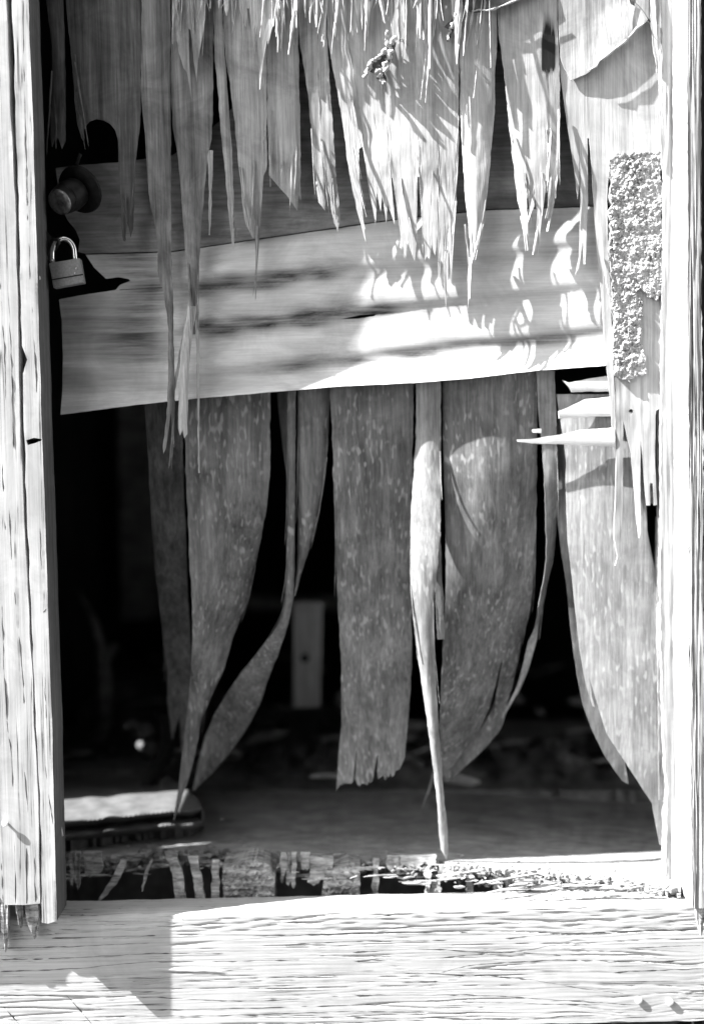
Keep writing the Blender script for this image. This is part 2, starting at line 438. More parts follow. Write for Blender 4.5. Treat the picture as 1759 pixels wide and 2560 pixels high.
sheet('sun_block_stud', fr, [(-330, -700), (0, -700), (34, 500), (66, 1500), (84, 2262), (-330, 2262)], M_DARK, .0305, th=.074, step=90, jit=0, smooth=False)  # added behind the casing to stop sun leaking past the jamb
# far left board (out of frame)
ol = [(-83, -700), (-83, 2262), (-330, 2262), (-330, -700)]
sheet('casing_board', fr, ol, M_FRAME, lambda a, b: 0.002+gv1(a, b), th=0.028, step=40)
# rotten stubs of the post under the casing
for (a, b, c, d2) in ((0, 20, 2380, 2), (60, 96, 2352, 6), (38, 58, 2330, 3), (-40, -8, 2340, 4)):
    strip('rotten_stub', fr, [(2235, a, b, 0.010), (2300, a+d2, b, 0.014), (c, (a+b)/2+2, b-4, 0.022)], M_ROT, tips=[(0, c-50), (.3, c-10), (.6, c), (.8, c-35), (1, c-25)], th=0.012, nu=8, nv=12, jag=14, wav=.004)
# right jamb: the deep reveal and the ridged front face
gv3 = grain_v(0.0022, 0.16, 3.0)
strip('jamb_board', fr, [(-700, 1717, 1751, 0.0), (0, 1716, 1751, 0.0), (640, 1717, 1752, 0), (1200, 1721, 1757, 0), (1700, 1722, 1759, 0), (2270, 1731, 1762, 0)], M_JAMB, th=0.092, nu=15, nv=260, disp=gv3, wav=0.0004, edge=1.2, smooth=True)['label'] = 'ridged grain jamb board at the right edge'
for (a, b, c) in ((1740, 1757, 2345), (1752, 1772, 2320)):
    strip('rotten_stub', fr, [(2262, a, b, 0.006), (2300, a+1, b, 0.010), (c, a+6, b-2, 0.016)], M_ROT, tips=[(0, c-40), (.5, c), (1, c-20)], th=0.012, nu=6, nv=10, jag=8, wav=.003)
def crack(parent, pts, y, r=.0008, dfn=None):
    fx = pchip(range(len(pts)), [p[0] for p in pts]); fy = pchip(range(len(pts)), [p[1] for p in pts])
    L = sum(math.hypot(pts[i+1][0]-pts[i][0], pts[i+1][1]-pts[i][1]) for i in range(len(pts)-1)); n_ = max(6, int(L/14)); q = []; rs_ = []
    for i in range(n_+1):
        t = i/n_*(len(pts)-1); a = float(fx(t)); b = float(fy(t))
        a += 1.6*nz(b*.04, a*.04, 3.3); b += 1.6*nz(a*.04, b*.04, 7.7)
        q.append(P(a, b, y+(dfn(a, b) if dfn else 0)+.0001)); rs_.append(r*(.25+.95*abs(nz(i*.37, pts[0][0]*.1))*1.6)*(1 if 0 < i < n_ else .3))
    tube('crack', parent, q, rs_, M_DARK, 5, flat=.6)
for pts in ([(22, 1250), (30, 1400), (45, 1560), (58, 1700), (62, 1800)], [(17, 1800), (30, 1900), (35, 2050), (40, 2258)], [(62, 1930), (68, 2000), (70, 2030)], [(5, 1500), (12, 1700), (18, 1800)], [(66, 2120), (67, 2258)], [(86, 2140), (89, 2255)],
            [(4, 2150), (8, 2258)], [(0, 700), (10, 850), (16, 1010)], [(24, 780), (30, 950), (34, 1120)], [(6, 1160), (14, 1330)]):
    crack(fr, pts, 0.0, .0009, gv1)
for pts in ([(57, 0), (62, 250), (68, 440), (76, 700)], [(112, 1900), (124, 2000), (133, 2060)], [(118, 1520), (95, 1545)], [(80, 760), (92, 980)], [(100, 1320), (106, 1500)], [(110, 1640), (116, 1800)], [(62, 330), (70, 560)]):
    crack(fr, pts, -0.004, .0008, gv2)
def nail(parent, px, py, y, out_, r=0.0046, ax=(-.12, -1, .1), name='nail'):
    c = P(px, py, y-out_); a = Vector(ax).normalized()
    return lathe(name, parent, c, -a, [(0.0, r*0.7), (0.0006, r), (0.0016, r), (0.0019, 0.0017), (out_+0.004, 0.0016)], M_NAIL, 14)
nail(fr, 12, 2058, 0.0, 0.007)
tube('nail', fr, [P(128+3, 2046, 0.05), P(150, 2046, 0.045), P(157, 2090, 0.04)], 0.0012, M_NAIL, 6)
nail(fr, 100, 694, 0.012, 0.004, 0.003, (.9, -.3, 0))

# ------------------------------------------------------------------ threshold beam
sill = empty('threshold_beam', P(880, 2560, 0.06), 'wide grey weathered beam along the bottom under the doorway', 'beam')
KN = ((1440, 2365, 60, 26), (1717, 2487, 34, 22), (1545, 2540, 30, 16))
def sill_v(x, p):
    v = p-(-0.0209*(x-880))
    for kx, kp, sx, sy in KN:
        dx = (x-kx)/(sx*2.2); dv = (p-kp)/sy
        v += 16*math.exp(-dx*dx)*math.tanh(dv)*math.exp(-abs(dv)*.25)
    v += 13*nz(x*0.0016, p*0.004, 2.0)+4*nz(x*.006, p*.01, 5)
    return v
def sill_d(x, p):
    v = sill_v(x, p)
    d = 0.00014*nz(v*0.09, x*0.0012)+0.00022*nz(v*0.25, x*0.003, 4)
    g = abs(nz(v*0.036, x*0.0007, 9.0))
    gate = max(0.0, min(1.0, 0.55+1.6*nz(x*.004, p*.02, 3)))
    if g < 0.028: d += 0.0026*(1-g/0.028)*gate
    g2 = abs(nz(v*0.10, x*0.0011, 19.0))
    if g2 < 0.045: d += 0.0011*(1-g2/0.045)*max(0, min(1, .3+2*nz(x*.006, p*.03, 8)))
    if p < 2330: d += 0.0022*max(0, nz(x*.02, v*.12, 30))        # weathered top arris
    for kx, kp, sx, sy in KN:
        q = math.hypot((x-kx)/(sx*.45), (p-kp)/(sy*.6))
        if q < 1.25: d += 0.0005*math.sin(q*9)
    if 385 < x < 560 and abs(p-(2424+(x-385)*0.035)) < 3: d -= 0.0010                # lifted splinter line
    return d
def silltop(px): return 2276-0.0215*(px-165)
n_u = 230; n_v = 150
V = []; F = []; ps = []
for j in range(n_v+1):
    t = j/n_v
    for i in range(n_u+1):
        x = -300+(2160)*i/n_u
        y0 = silltop(x)+10+2*nz(x*.01, 1)
        y1 = 2552-0.0209*(x-1700)+2*nz(x*.02, 6)
        p = y0+(y1-y0)*t
        d = 0.035+sill_d(x, p)
        if t < 0.05: d += 0.006*(1-t/0.05)**2
        V.append(P(x, p, d))
n = n_u+1
for j in range(n_v):
    for i in range(n_u):
        a = j*n+i; F.append((a, a+1, a+n+1, a+n))
N0 = len(V)
for i in range(n_u+1):
    v = V[i]; x = -300+2160*i/n_u
    V.append(Vector((v.x, 0.062, v.z+0.0012+0.0012*nz(x*.02, 3))))
for i in range(n_u+1):
    v = V[i]; V.append(Vector((v.x, 0.096, v.z+0.0005)))
for i in range(n_u+1):
    v = V[n_v*n+i]; V.append(Vector((v.x, 0.096, v.z)))
for i in range(n_u):
    F += [(i, N0+i, N0+i+1, i+1), (N0+i, N0+n+i, N0+n+i+1, N0+i+1), (N0+n+i, N0+2*n+i, N0+2*n+i+1, N0+n+i+1), (n_v*n+i, n_v*n+i+1, N0+2*n+i+1, N0+2*n+i)]
o = link('beam_face', V, F, M_SILL, sill, True); sharp(o, 50)
for pts in ([(0, 2398), (100, 2397), (250, 2390), (400, 2383), (560, 2384)], [(0, 2428), (170, 2422), (390, 2404), (560, 2403), (760, 2398)], [(0, 2487), (160, 2488), (390, 2493), (600, 2502), (850, 2490)], [(190, 2520), (400, 2524), (600, 2520), (880, 2512), (1010, 2506)],
            [(230, 2539), (420, 2540), (640, 2536), (880, 2528), (1200, 2532)], [(880, 2487), (1160, 2487), (1400, 2500), (1590, 2512)], [(1060, 2500), (1300, 2508), (1500, 2512)], [(1000, 2432), (1200, 2438), (1330, 2450), (1480, 2475), (1560, 2482)],
            [(1100, 2430), (1200, 2410), (1400, 2400), (1560, 2405), (1759, 2398)], [(880, 2402), (1080, 2395), (1270, 2380), (1400, 2388)], [(880, 2380), (1050, 2372), (1250, 2380), (1390, 2362)], [(165, 2487), (200, 2524), (235, 2565)], [(5, 2512), (50, 2562)],
            [(0, 2370), (180, 2366), (380, 2356)], [(120, 2345), (300, 2341), (392, 2338)], [(600, 2340), (800, 2335), (1000, 2331), (1180, 2330)], [(930, 2292), (988, 2286)], [(1260, 2345), (1400, 2335), (1600, 2326), (1750, 2322)], [(700, 2362), (900, 2352), (1120, 2350)],
            [(1000, 2455), (1100, 2452)], [(400, 2430), (560, 2433)], [(620, 2445), (800, 2440)], [(1560, 2370), (1759, 2362)], [(1530, 2430), (1759, 2420)], [(880, 2544), (1200, 2546), (1500, 2538)], [(560, 2468), (740, 2462)]):
    crack(sill, pts, 0.035, .0010, sill_d)
nail(sill, 1595, 2500, 0.035, 0.0035, .0052); nail(sill, 1673, 2505, 0.035, 0.0035, .0052)
bs = empty('foundation_block', P(1620, 2600, 0.06), 'wider pale block just visible under the beam at bottom right', 'block')
boxm('block_body', bs, (P(1540, 2560, .03).x, 0.03, -0.42), (P(1700, 2560, .03).x, 0.09, ZB-0.006), M_STONE, 0.003)
bs = empty('foundation_block', P(1460, 2600, 0.06), 'small pale block end under the beam, left of the wider pale block', 'block')
boxm('block_body', bs, (P(1440, 2560, .03).x, 0.035, -0.42), (P(1485, 2560, .03).x, 0.09, ZB-0.008), M_STONE, 0.003)

# ------------------------------------------------------------------ the torn plywood door
door = empty('plywood_door', P(880, 2100, 0.1), 'rotten plywood door with face veneer torn into hanging strips', 'door')
YB = 0.093
RF = random.Random(31)
def fibres(rows, tips, mat):
    py = [r[0] for r in rows]; XL = pchip(py, [r[1] for r in rows]); XR = pchip(py, [r[2] for r in rows]); Y = pchip(py, [r[3] for r in rows])
    w_ = rows[0][2]-rows[0][1]
    for k in range(3+int(w_/28)):
        uq = RF.choice((RF.uniform(0, .12), RF.uniform(.88, 1), RF.random()))
        e = float(np.interp(uq, [t[0] for t in tips], [t[1] for t in tips])) if tips else py[-1]
        p0 = e-RF.uniform(50, 200); p1 = e+RF.uniform(-40, 34)
        if p1-p0 < 30 or p0 < 60: continue
        x0 = float(XL(p0)+(XR(p0)-XL(p0))*uq); x1 = float(XL(p1)+(XR(p1)-XL(p1))*uq)+RF.uniform(-9, 9)
        w0 = RF.uniform(2.0, 5.0); y0 = float(Y(p0)); y1 = float(Y(p1))
        strip('splinter', door, [(p0, x0-w0/2, x0+w0/2, y0-.0045), ((p0+p1)/2, x0*.55+x1*.45-w0*.4, x0*.55+x1*.45+w0*.4, (y0+y1)/2-.006-RF.uniform(0, .006)), (p1, x1-.5, x1+.6, y1-.006-RF.uniform(0, .010))], mat, th=.001, nu=2, nv=12, edge=.4)
def vs(rows, tips=None, mat=M_FACE, y=YB, name='veneer_strip', lab=None, **k):
    rr_ = [(r[0], r[1], r[2], y+(r[3] if len(r) > 3 else 0), (r[4] if len(r) > 4 else 0)) for r in rows]
    o = strip(name, door, rr_, mat, tips, **k)
    if rows[-1][0]-rows[0][0] > 300 and rows[0][0] < 0: fibres(rr_, tips, mat)
    if lab: o['label'] = lab
    return o
# B1: dark curling strip beside the jamb
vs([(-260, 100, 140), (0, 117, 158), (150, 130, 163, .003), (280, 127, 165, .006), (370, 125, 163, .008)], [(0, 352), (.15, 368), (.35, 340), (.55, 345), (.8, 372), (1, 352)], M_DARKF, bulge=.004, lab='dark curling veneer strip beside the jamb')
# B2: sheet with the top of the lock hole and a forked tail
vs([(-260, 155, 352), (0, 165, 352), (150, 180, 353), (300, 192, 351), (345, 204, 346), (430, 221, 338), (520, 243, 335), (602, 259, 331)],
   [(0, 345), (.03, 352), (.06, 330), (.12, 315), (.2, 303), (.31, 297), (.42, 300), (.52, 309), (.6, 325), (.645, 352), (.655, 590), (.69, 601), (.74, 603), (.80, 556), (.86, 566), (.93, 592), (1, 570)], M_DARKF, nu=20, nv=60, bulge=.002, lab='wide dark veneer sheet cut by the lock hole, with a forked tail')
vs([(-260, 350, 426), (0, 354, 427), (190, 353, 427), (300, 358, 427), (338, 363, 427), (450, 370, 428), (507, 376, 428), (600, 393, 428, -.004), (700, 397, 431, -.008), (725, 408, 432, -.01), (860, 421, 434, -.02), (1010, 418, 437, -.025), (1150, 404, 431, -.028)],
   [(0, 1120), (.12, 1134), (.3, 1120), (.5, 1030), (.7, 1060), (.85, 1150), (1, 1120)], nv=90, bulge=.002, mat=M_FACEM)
vs([(-260, 432, 536), (0, 430, 533), (150, 428, 533), (300, 431, 532), (395, 445, 520), (507, 455, 508, -.003), (620, 463, 500, -.008), (710, 472, 494, -.012), (785, 470, 492, -.014), (835, 466, 494, -.015)], nv=70, bulge=.003, mat=M_FACEM)
vs([(765, 471, 493, -.015), (898, 451, 474, -.022), (1000, 447, 470, -.025), (1092, 444, 468, -.028)], [(0, 1070), (.25, 1088), (.5, 1075), (.7, 1095), (1, 1085)], mat=M_FRINGE, bulge=.003, nv=24)
vs([(740, 474, 484, -.012), (860, 452, 461, -.018), (936, 438, 446, -.02), (985, 432, 436, -.022)], nu=4, nv=20)
vs([(760, 486, 494, -.014), (860, 490, 499, -.02), (1010, 493, 499, -.022), (1182, 496, 499, -.024)], nu=4, nv=30)
vs([(375, 519, 533), (450, 521, 531), (587, 522, 525, -.003)], nu=4, nv=20)
vs([(-260, 532, 548), (0, 533, 555), (100, 535, 560), (150, 537, 564), (225, 545, 568), (300, 550, 575), (375, 556, 579), (413, 561, 581), (490, 568, 583), (624, 580, 586, -.003)], [(0, 600), (.6, 626), (1, 600)], nu=6, nv=50, bulge=.001)
vs([(-260, 549, 668), (0, 557, 667), (113, 562, 667), (248, 580, 667), (320, 588, 667), (413, 597, 667), (440, 600, 660), (526, 608, 650, -.002), (600, 622, 648, -.005), (672, 629, 643, -.008), (755, 635, 638, -.01)],
   [(0, 560), (.35, 594), (.55, 596), (.62, 560), (.75, 740), (.88, 752), (.91, 440), (.96, 440), (1, 425)], nu=16, nv=60, bulge=.002)
vs([(-260, 669, 744), (0, 668.5, 745), (265, 669, 749), (432, 672, 751), (524, 674, 751)], [(0, 436), (.03, 440), (.35, 470), (.6, 492), (.75, 510), (.9, 526), (.93, 490), (.97, 490), (1, 500)], nu=14, nv=50, bulge=.002)
vs([(-260, 746, 792), (0, 746, 792), (56, 746, 793), (225, 768, 797), (338, 779, 803), (430, 787, 811), (526, 797, 814)], [(0, 505), (.5, 515), (.9, 527), (1, 500)], nu=6, nv=44)
vs([(-260, 793, 812), (0, 793, 814), (64, 794, 815), (150, 795, 821), (300, 798, 830), (376, 806, 835), (432, 812, 839), (545, 832, 849, -.002), (580, 838, 848, -.003)], [(0, 555), (.35, 566), (.6, 580), (1, 550)], nu=6, nv=44)
# B9: the big sunlit sheet, shredded at its foot
B9 = [(-260, 815, 1146), (75, 818, 1146), (207, 839, 1146), (320, 858, 1146), (432, 873, 1143), (526, 892, 1138, -.003), (640, 912, 1134, -.006), (770, 930, 1133, -.01)]
def ux(x, p):
    a = pchip([r[0] for r in B9], [r[1] for r in B9])(p); b = pchip([r[0] for r in B9], [r[2] for r in B9])(p)
    return float(np.clip((x-a)/(b-a), 0, 1))
tp = [(892, 540), (912, 600), (917, 612), (905, 560), (900, 470), (897, 372), (905, 366), (909, 380), (918, 470), (930, 520), (936, 565), (940, 520), (941, 478), (946, 500), (951, 528), (954, 490), (958, 505), (965, 556), (968, 510), (976, 530), (986, 560), (984, 520), (976, 442), (981, 445), (992, 526), (1003, 600), (1014, 642), (1018, 600), (1024, 620), (1036, 652), (1041, 600), (1043, 440), (1047, 442), (1054, 560), (1059, 658), (1066, 640), (1073, 648), (1078, 610), (1087, 640), (1092, 600), (1097, 720), (1101, 650), (1107, 660), (1114, 768), (1118, 690), (1122, 640), (1127, 722), (1133, 640)]
tips = []
lastu = -1
for x, p in tp:
    q = max(ux(x, p), lastu+0.004); lastu = q; tips.append((min(q, 1.0), p))
tips[0] = (0.0, 520); tips[-1] = (1.0, 560)
def st9(x, p):
    q = math.hypot((x-1062)/19, (p-392)/48); t = .55*max(0, min(1, (1.15-q)*4))*(.6+.5*nz(x*.1, p*.07))
    return max(0, t+.35*max(0, .5-math.hypot((x-1065)/14, (p-330)/80)))
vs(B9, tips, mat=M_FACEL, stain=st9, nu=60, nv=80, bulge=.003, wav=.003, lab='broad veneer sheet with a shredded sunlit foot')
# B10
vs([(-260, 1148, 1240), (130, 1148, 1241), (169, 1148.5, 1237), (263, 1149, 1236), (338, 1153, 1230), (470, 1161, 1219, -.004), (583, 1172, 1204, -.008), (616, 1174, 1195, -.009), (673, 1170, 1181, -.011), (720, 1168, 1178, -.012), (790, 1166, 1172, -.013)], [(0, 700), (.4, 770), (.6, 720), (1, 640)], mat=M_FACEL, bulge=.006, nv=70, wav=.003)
vs([(560, 1160, 1165, -.004), (620, 1166, 1171, -.012), (680, 1173, 1177, -.014)], nu=3, nv=12)
# B11 with strands
B11L = [(-260, 1244, 1393), (38, 1243, 1392), (188, 1260, 1398), (338, 1275, 1399), (432, 1285, 1396), (500, 1293, 1391, -.002), (560, 1302, 1383, -.005), (640, 1312, 1368, -.009)]
def st11(x, p):
    w_ = 19 if p > 100 else 19-(100-p)*.09
    a = max(0, min(1, (w_-abs(x-1370))/5)); b = max(0, min(1, (184-p-abs(x-1370)*.35)/7))*max(0, min(1, (p-28)/75))
    return 2.4*a*b+.6*max(0, 1-abs(x-1370)/7)*(1 if 184 < p < 300 else 0)*max(0, 1-(p-184)/110)
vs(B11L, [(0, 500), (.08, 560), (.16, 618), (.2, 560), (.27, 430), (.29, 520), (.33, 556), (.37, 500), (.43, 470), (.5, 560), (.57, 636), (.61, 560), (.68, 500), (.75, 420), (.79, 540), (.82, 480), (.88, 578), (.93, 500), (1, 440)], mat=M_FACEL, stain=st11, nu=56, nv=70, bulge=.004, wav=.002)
for rows in ([(540, 1300, 1310, -.003), (580, 1307, 1314, -.008), (626, 1314, 1319, -.012)], [(440, 1330, 1340, 0), (510, 1328, 1335, -.008), (556, 1315, 1320, -.012)],
             [(520, 1342, 1352, -.003), (580, 1338, 1346, -.01), (636, 1330, 1334, -.014)], [(430, 1384, 1394, 0), (520, 1373, 1382, -.006), (578, 1365, 1370, -.01)],
             [(430, 1376, 1382, 0), (500, 1370, 1376, -.008), (545, 1362, 1366, -.01)]):
    vs(rows, nu=4, nv=16, mat=M_FRINGE)
# B13: right sheet running down to the narrow stile edge
o13 = [(1393.5, -260), (1393.5, 110), (1400, 190), (1418, 320), (1433, 413), (1440, 470), (1443, 497), (1447, 455), (1446, 345), (1450, 450), (1449, 560), (1447, 640), (1437, 686), (1445, 672), (1450, 645), (1455, 600), (1458, 660), (1463, 640), (1466, 560), (1469, 490), (1467, 345), (1471, 345), (1478, 420), (1482, 490), (1484, 530), (1490, 616), (1503, 748), (1512, 898), (1525, 1000), (1530, 1110), (1539, 1110), (1536, 1000), (1531, 898), (1525, 748), (1520, 616), (1516, 500), (1522, 410), (1545, 400), (1651, 398), (1651, -260)]
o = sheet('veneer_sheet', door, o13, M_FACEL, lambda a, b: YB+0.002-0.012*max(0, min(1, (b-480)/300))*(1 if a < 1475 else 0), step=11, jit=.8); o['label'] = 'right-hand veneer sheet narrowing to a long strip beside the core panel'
vs([(560, 1494, 1500, -.004), (640, 1503, 1507, -.01), (735, 1520, 1523, -.012)], nu=3, nv=16, mat=M_FRINGE)
vs([(590, 1455, 1459, -.008), (660, 1459, 1461, -.014)], nu=3, nv=10, mat=M_FRINGE)
# flap of outer face with a rolled torn rim
ofl = [(1395, -260), (1395, 60), (1402, 150), (1425, 200), (1462, 186), (1490, 164), (1500, 150), (1540, 118), (1575, 88), (1588, 70), (1618, 48), (1606, 28), (1570, 6), (1552, -20), (1548, -260)]
def flapd(a, b): 
    t = (a-1469)*0.66+(b-175)
    return YB-0.003-0.007*max(0, min(1, 1+t/120.0))*max(0, min(1, (a-1420)/90))
o = sheet('face_flap', door, ofl, M_FACE, flapd, step=10, jit=2.0); o['label'] = 'peeling flap of face veneer with a torn rim'
rim = [(1469, 176), (1490, 165), (1497, 152), (1520, 135), (1540, 119), (1560, 104), (1575, 88), (1590, 70), (1605, 60), (1617, 49)]
tube('torn_rim', door, [P(a+2*nz(a*.1, 1), b, flapd(a, b)-0.003) for a, b in rim], [.0008, .0016, .0012, .0022, .0014, .002, .0013, .002, .0015, .001], M_FRINGE, 7)
sheet('face_flap', door, [(1560, -260), (1556, -20), (1580, 0), (1606, 24), (1618, 44), (1640, 60), (1646, 200), (1651, 330), (1653, -260)], M_FACE, lambda a, b: YB-.008, step=14, jit=2)
rim2 = [(1180, 28), (1196, 24), (1215, 26), (1235, 22), (1255, 14), (1275, 6), (1300, -4), (1340, -18)]
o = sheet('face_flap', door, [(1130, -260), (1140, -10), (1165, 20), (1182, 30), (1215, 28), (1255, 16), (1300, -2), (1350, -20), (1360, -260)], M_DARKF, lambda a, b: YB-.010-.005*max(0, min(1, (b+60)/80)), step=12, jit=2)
tube('torn_rim', door, [P(a, b+2*nz(a*.2, 3), YB-.017) for a, b in rim2], [.0006, .0014, .001, .0018, .001, .0018, .001, .001], M_FRINGE, 7)

# top fringe: the outermost torn layer
YF = 0.076
def fr_(x0, x1, tipx, tipy, top=-260, wt=2.0, y=YF, cx=None, fwd=0.0, mat=M_FRINGE):
    midp = tipy*0.45; w_ = x1-x0
    mx = (x0+x1)/2*0.55+tipx*0.45 if cx is None else cx
    rows = [(top, x0-(tipx-(x0+x1)/2)*.3, x1-(tipx-(x0+x1)/2)*.3, y), (min(0, midp-20), x0, x1, y), (midp, mx-w_*.42, mx+w_*.42, y-fwd*.5), (tipy, tipx-wt/2, tipx+wt/2, y-fwd)]
    return strip('splinter', door, rows, mat, th=.0018, nu=4 if w_ < 16 else 10, nv=22, jag=3, bulge=.0008, wav=.0015)
strip('veneer_strip', door, [(-260, 432, 520, YF), (0, 437, 516, YF), (70, 440, 511, YF), (150, 450, 505, YF), (250, 470, 500, YF)], M_FACE, tips=[(0, 130), (.12, 170), (.25, 180), (.3, 245), (.36, 250), (.42, 150), (.45, 70), (.52, 75), (.62, 150), (.75, 205), (.82, 150), (.9, 120), (1, 60)], th=.002, nu=18, nv=40)['label'] = 'short outer strip split into two dark-edged points near the top left'
strip('veneer_strip', door, [(-260, 590, 692, YF), (0, 597, 688, YF), (60, 603, 684, YF), (110, 612, 675, YF), (150, 622, 668, YF), (225, 640, 655, YF-.004)], M_FRINGE, tips=[(0, 20), (.06, 55), (.14, 66), (.17, 40), (.2, 70), (.22, 20), (.27, 20), (.3, 70), (.36, 140), (.4, 100), (.42, 60), (.5, 110), (.56, 180), (.6, 224), (.68, 220), (.75, 190), (.8, 150), (.86, 100), (.92, 112), (1, 60)], th=.002, nu=20, nv=40)['label'] = 'bright pointed outer splinter sheet near the top'
for a in ((690, 700, 690, 93), (696, 706, 694, 131), (704, 712, 702, 126), (735, 748, 721, 137), (738, 744, 741, 70), (761, 765, 763, 43), (773, 780, 775, 58), (788, 796, 791, 68), (806, 818, 809, 118), (843, 850, 836, 93),
          (886, 897, 894, 82), (900, 908, 906, 74), (911, 924, 918, 90), (914, 918, 911, 127), (948, 958, 962, 58), (966, 974, 970, 50), (976, 982, 979, 72), (993, 999, 996, 108), (1004, 1012, 1010, 72),
          (1040, 1052, 1050, 96), (1044, 1050, 1040, 120), (1054, 1068, 1058, 100), (1070, 1080, 1074, 172), (1082, 1092, 1063, 258), (1078, 1084, 1051, 250), (1127, 1138, 1133, 48), (1136, 1156, 1141, 160),
          (1144, 1150, 1139, 100), (1166, 1171, 1158, 138), (1183, 1189, 1166, 116), (1196, 1200, 1186, 112), (1211, 1214, 1192, 108), (1203, 1206, 1198, 60), (523, 527, 524, 22), (545, 552, 547, 20), (560, 572, 566, 38),
          (1210, 1212, 1183, 245), (1548, 1552, 1550, 80), (1566, 1572, 1580, 30)):
    fr_(*a, y=YF+random.uniform(-.006, .006), fwd=random.uniform(0, .008))
RH = random.Random(12)
for k in range(75):
    x = RH.choice((RH.uniform(560, 860), RH.uniform(860, 1225), RH.uniform(430, 520))); tl = 20+150*RH.random()**2.2; dx = RH.uniform(-14, 8)
    w_ = RH.uniform(1.2, 2.6)
    strip('splinter', door, [(-200, x-dx*.4-w_/2, x-dx*.4+w_/2, YF), (0, x-w_/2, x+w_/2, YF-.004), (tl, x+dx-.4, x+dx+.5, YF-RH.uniform(0, .012))], M_FRINGE, th=.0008, nu=2, nv=10, edge=.5)
# upper sheets the splinters hang from (above the picture), and one added to cast shade
sheet('veneer_sheet', door, [(395, -700), (395, -150), (450, -120), (520, -170), (590, -120), (690, -130), (740, -60), (800, -110), (850, -60), (920, -90), (1010, -60), (1090, -70), (1150, -40), (1220, -120), (1300, -150), (1400, -230), (1400, -700)], M_FACE, YF+.004, step=30, jit=6)
sheet('veneer_sheet', door, [(90, -700), (90, -180), (1652, -180), (1652, -700)], M_FACE, YB+.004, step=60)
sheet('veneer_sheet', door, [(965, -700), (968, -120), (990, -104), (1012, -92), (1030, -118), (1060, -106), (1084, -84), (1100, -96), (1120, -120), (1138, -135), (1142, -700)], M_FACE, .060, step=20, jit=6)  # unseen overhanging sheet, added to shade the strips below right
# frayed curled scrap
scr = empty('frayed_scrap', P(955, 215, YF), 'dark frayed curl of torn material hanging below the top splinters', 'scrap')
def curl(pts, r, y0=YF, amp=5, k=26, mat=M_FRINGE, nm='frayed_thread'):
    q = []; fx = pchip(range(len(pts)), [p[0] for p in pts]); fy = pchip(range(len(pts)), [p[1] for p in pts])
    for i in range(k+1):
        t = i/k*(len(pts)-1); s = i/k
        q.append(P(float(fx(t))+amp*math.sin(i*1.9), float(fy(t))+amp*.5*math.cos(i*2.3), y0-.006*math.sin(i*.8)))
    tube(nm, scr, q, [r*(0.6+.6*abs(math.sin(i*1.3))) for i in range(k+1)], mat, 6)
curl([(966, 75), (966, 118), (962, 130)], .0016, amp=2)
curl([(985, 92), (975, 118), (972, 150), (962, 175), (940, 178)], .003, amp=3)
curl([(984, 92), (1000, 98), (1018, 110)], .0022, amp=3, k=14)
curl([(978, 125), (966, 150), (955, 175), (950, 190), (962, 210)], .0026, amp=4)
curl([(962, 122), (950, 140), (930, 152), (922, 165), (910, 195)], .0026, amp=2.5)
sheet('torn_tissue', scr, [(958, 125), (975, 118), (984, 100), (990, 105), (978, 140), (970, 165), (960, 180), (940, 182), (924, 178), (928, 158), (948, 145)], M_DARKF, lambda a, b: YF+.004+.006*nz(a*.06, b*.06), step=6, jit=5)
sheet('torn_tissue', scr, [(945, 185), (960, 182), (966, 195), (962, 212), (950, 200), (940, 195)], M_DARKF, lambda a, b: YF+.003+.006*nz(a*.08, b*.06), step=5, jit=4)
scr2 = empty('frayed_scrap', P(1128, 105, YF), 'small dark frayed shred caught behind the long pale splinter', 'scrap')
sheet('torn_tissue', scr2, [(1140, 25), (1146, 40), (1136, 60), (1132, 78), (1118, 104), (1115, 95), (1124, 75), (1110, 66), (1126, 52), (1134, 38)], M_DARKF, lambda a, b: YF+.008+.006*nz(a*.08, b*.06), step=5, jit=5)
scr = scr2
curl([(1142, 25), (1134, 50), (1126, 70), (1118, 100)], .0018, y0=YF+.004, amp=3, k=18)

# ---- core panel with horizontal grain, buckled into ridges
YC = 0.114
VAL = [-60, 80, 200, 330, 452, 570, 690, 795, 908, 1010]
def paneld(a, b):
    q = b+0.11*(a-840)+5*nz(a*.004, b*.006, 3)
    y = YC
    i = max(0, min(len(VAL)-2, int(np.searchsorted(VAL, q))-1)); t = max(0, min(1, (q-VAL[i])/(VAL[i+1]-VAL[i])))
    prof = t/0.72 if t < 0.72 else (1-t)/0.28
    prof = prof*(1+prof*(1-prof))
    prof = 0.5*prof+0.5*prof*prof*(3-2*prof) if prof < 1 else 1.0
    amp = (0.0120-0.0086*max(0.0, min(1.0, (a-760)/140.0)))*max(0.0, min(1.0, (a-400)/160.0))*max(0.25, min(1.0, (b-430)/150.0))
    amp *= 1+.35*nz(a*.003, i*3.3)
    y -= amp*prof
    y -= 0.006*max(0, min(1, (b-650)/300))
    lb = b-float(np.interp(a, [152, 500, 840, 1180, 1513], [1036, 995, 966, 945, 913]))      # foot flares outward
    e = max(0, min(1, 1+lb/75.0)); y -= 0.011*e*e
    y += 0.0035*nz(a*.004+3, b*.004)
    e = max(0, min(1, (b-470)/190.0)); y += 0.016*(1-e*e*(3-2*e))
    return y
SEAM = [(1513, 514), (1440, 517), (1220, 524), (1010, 545), (850, 568), (640, 598), (430, 629), (320, 632), (215, 635)]
panU = [(140, 420), (200, 412), (300, 405), (430, 388), (520, 330), (600, 250), (700, 100), (760, 0), (900, -120), (1515, -120), (1513, 400)]+[(a, b-1.5) for a, b in SEAM]+[(196, 629), (200, 600), (190, 575), (168, 548), (150, 500)]
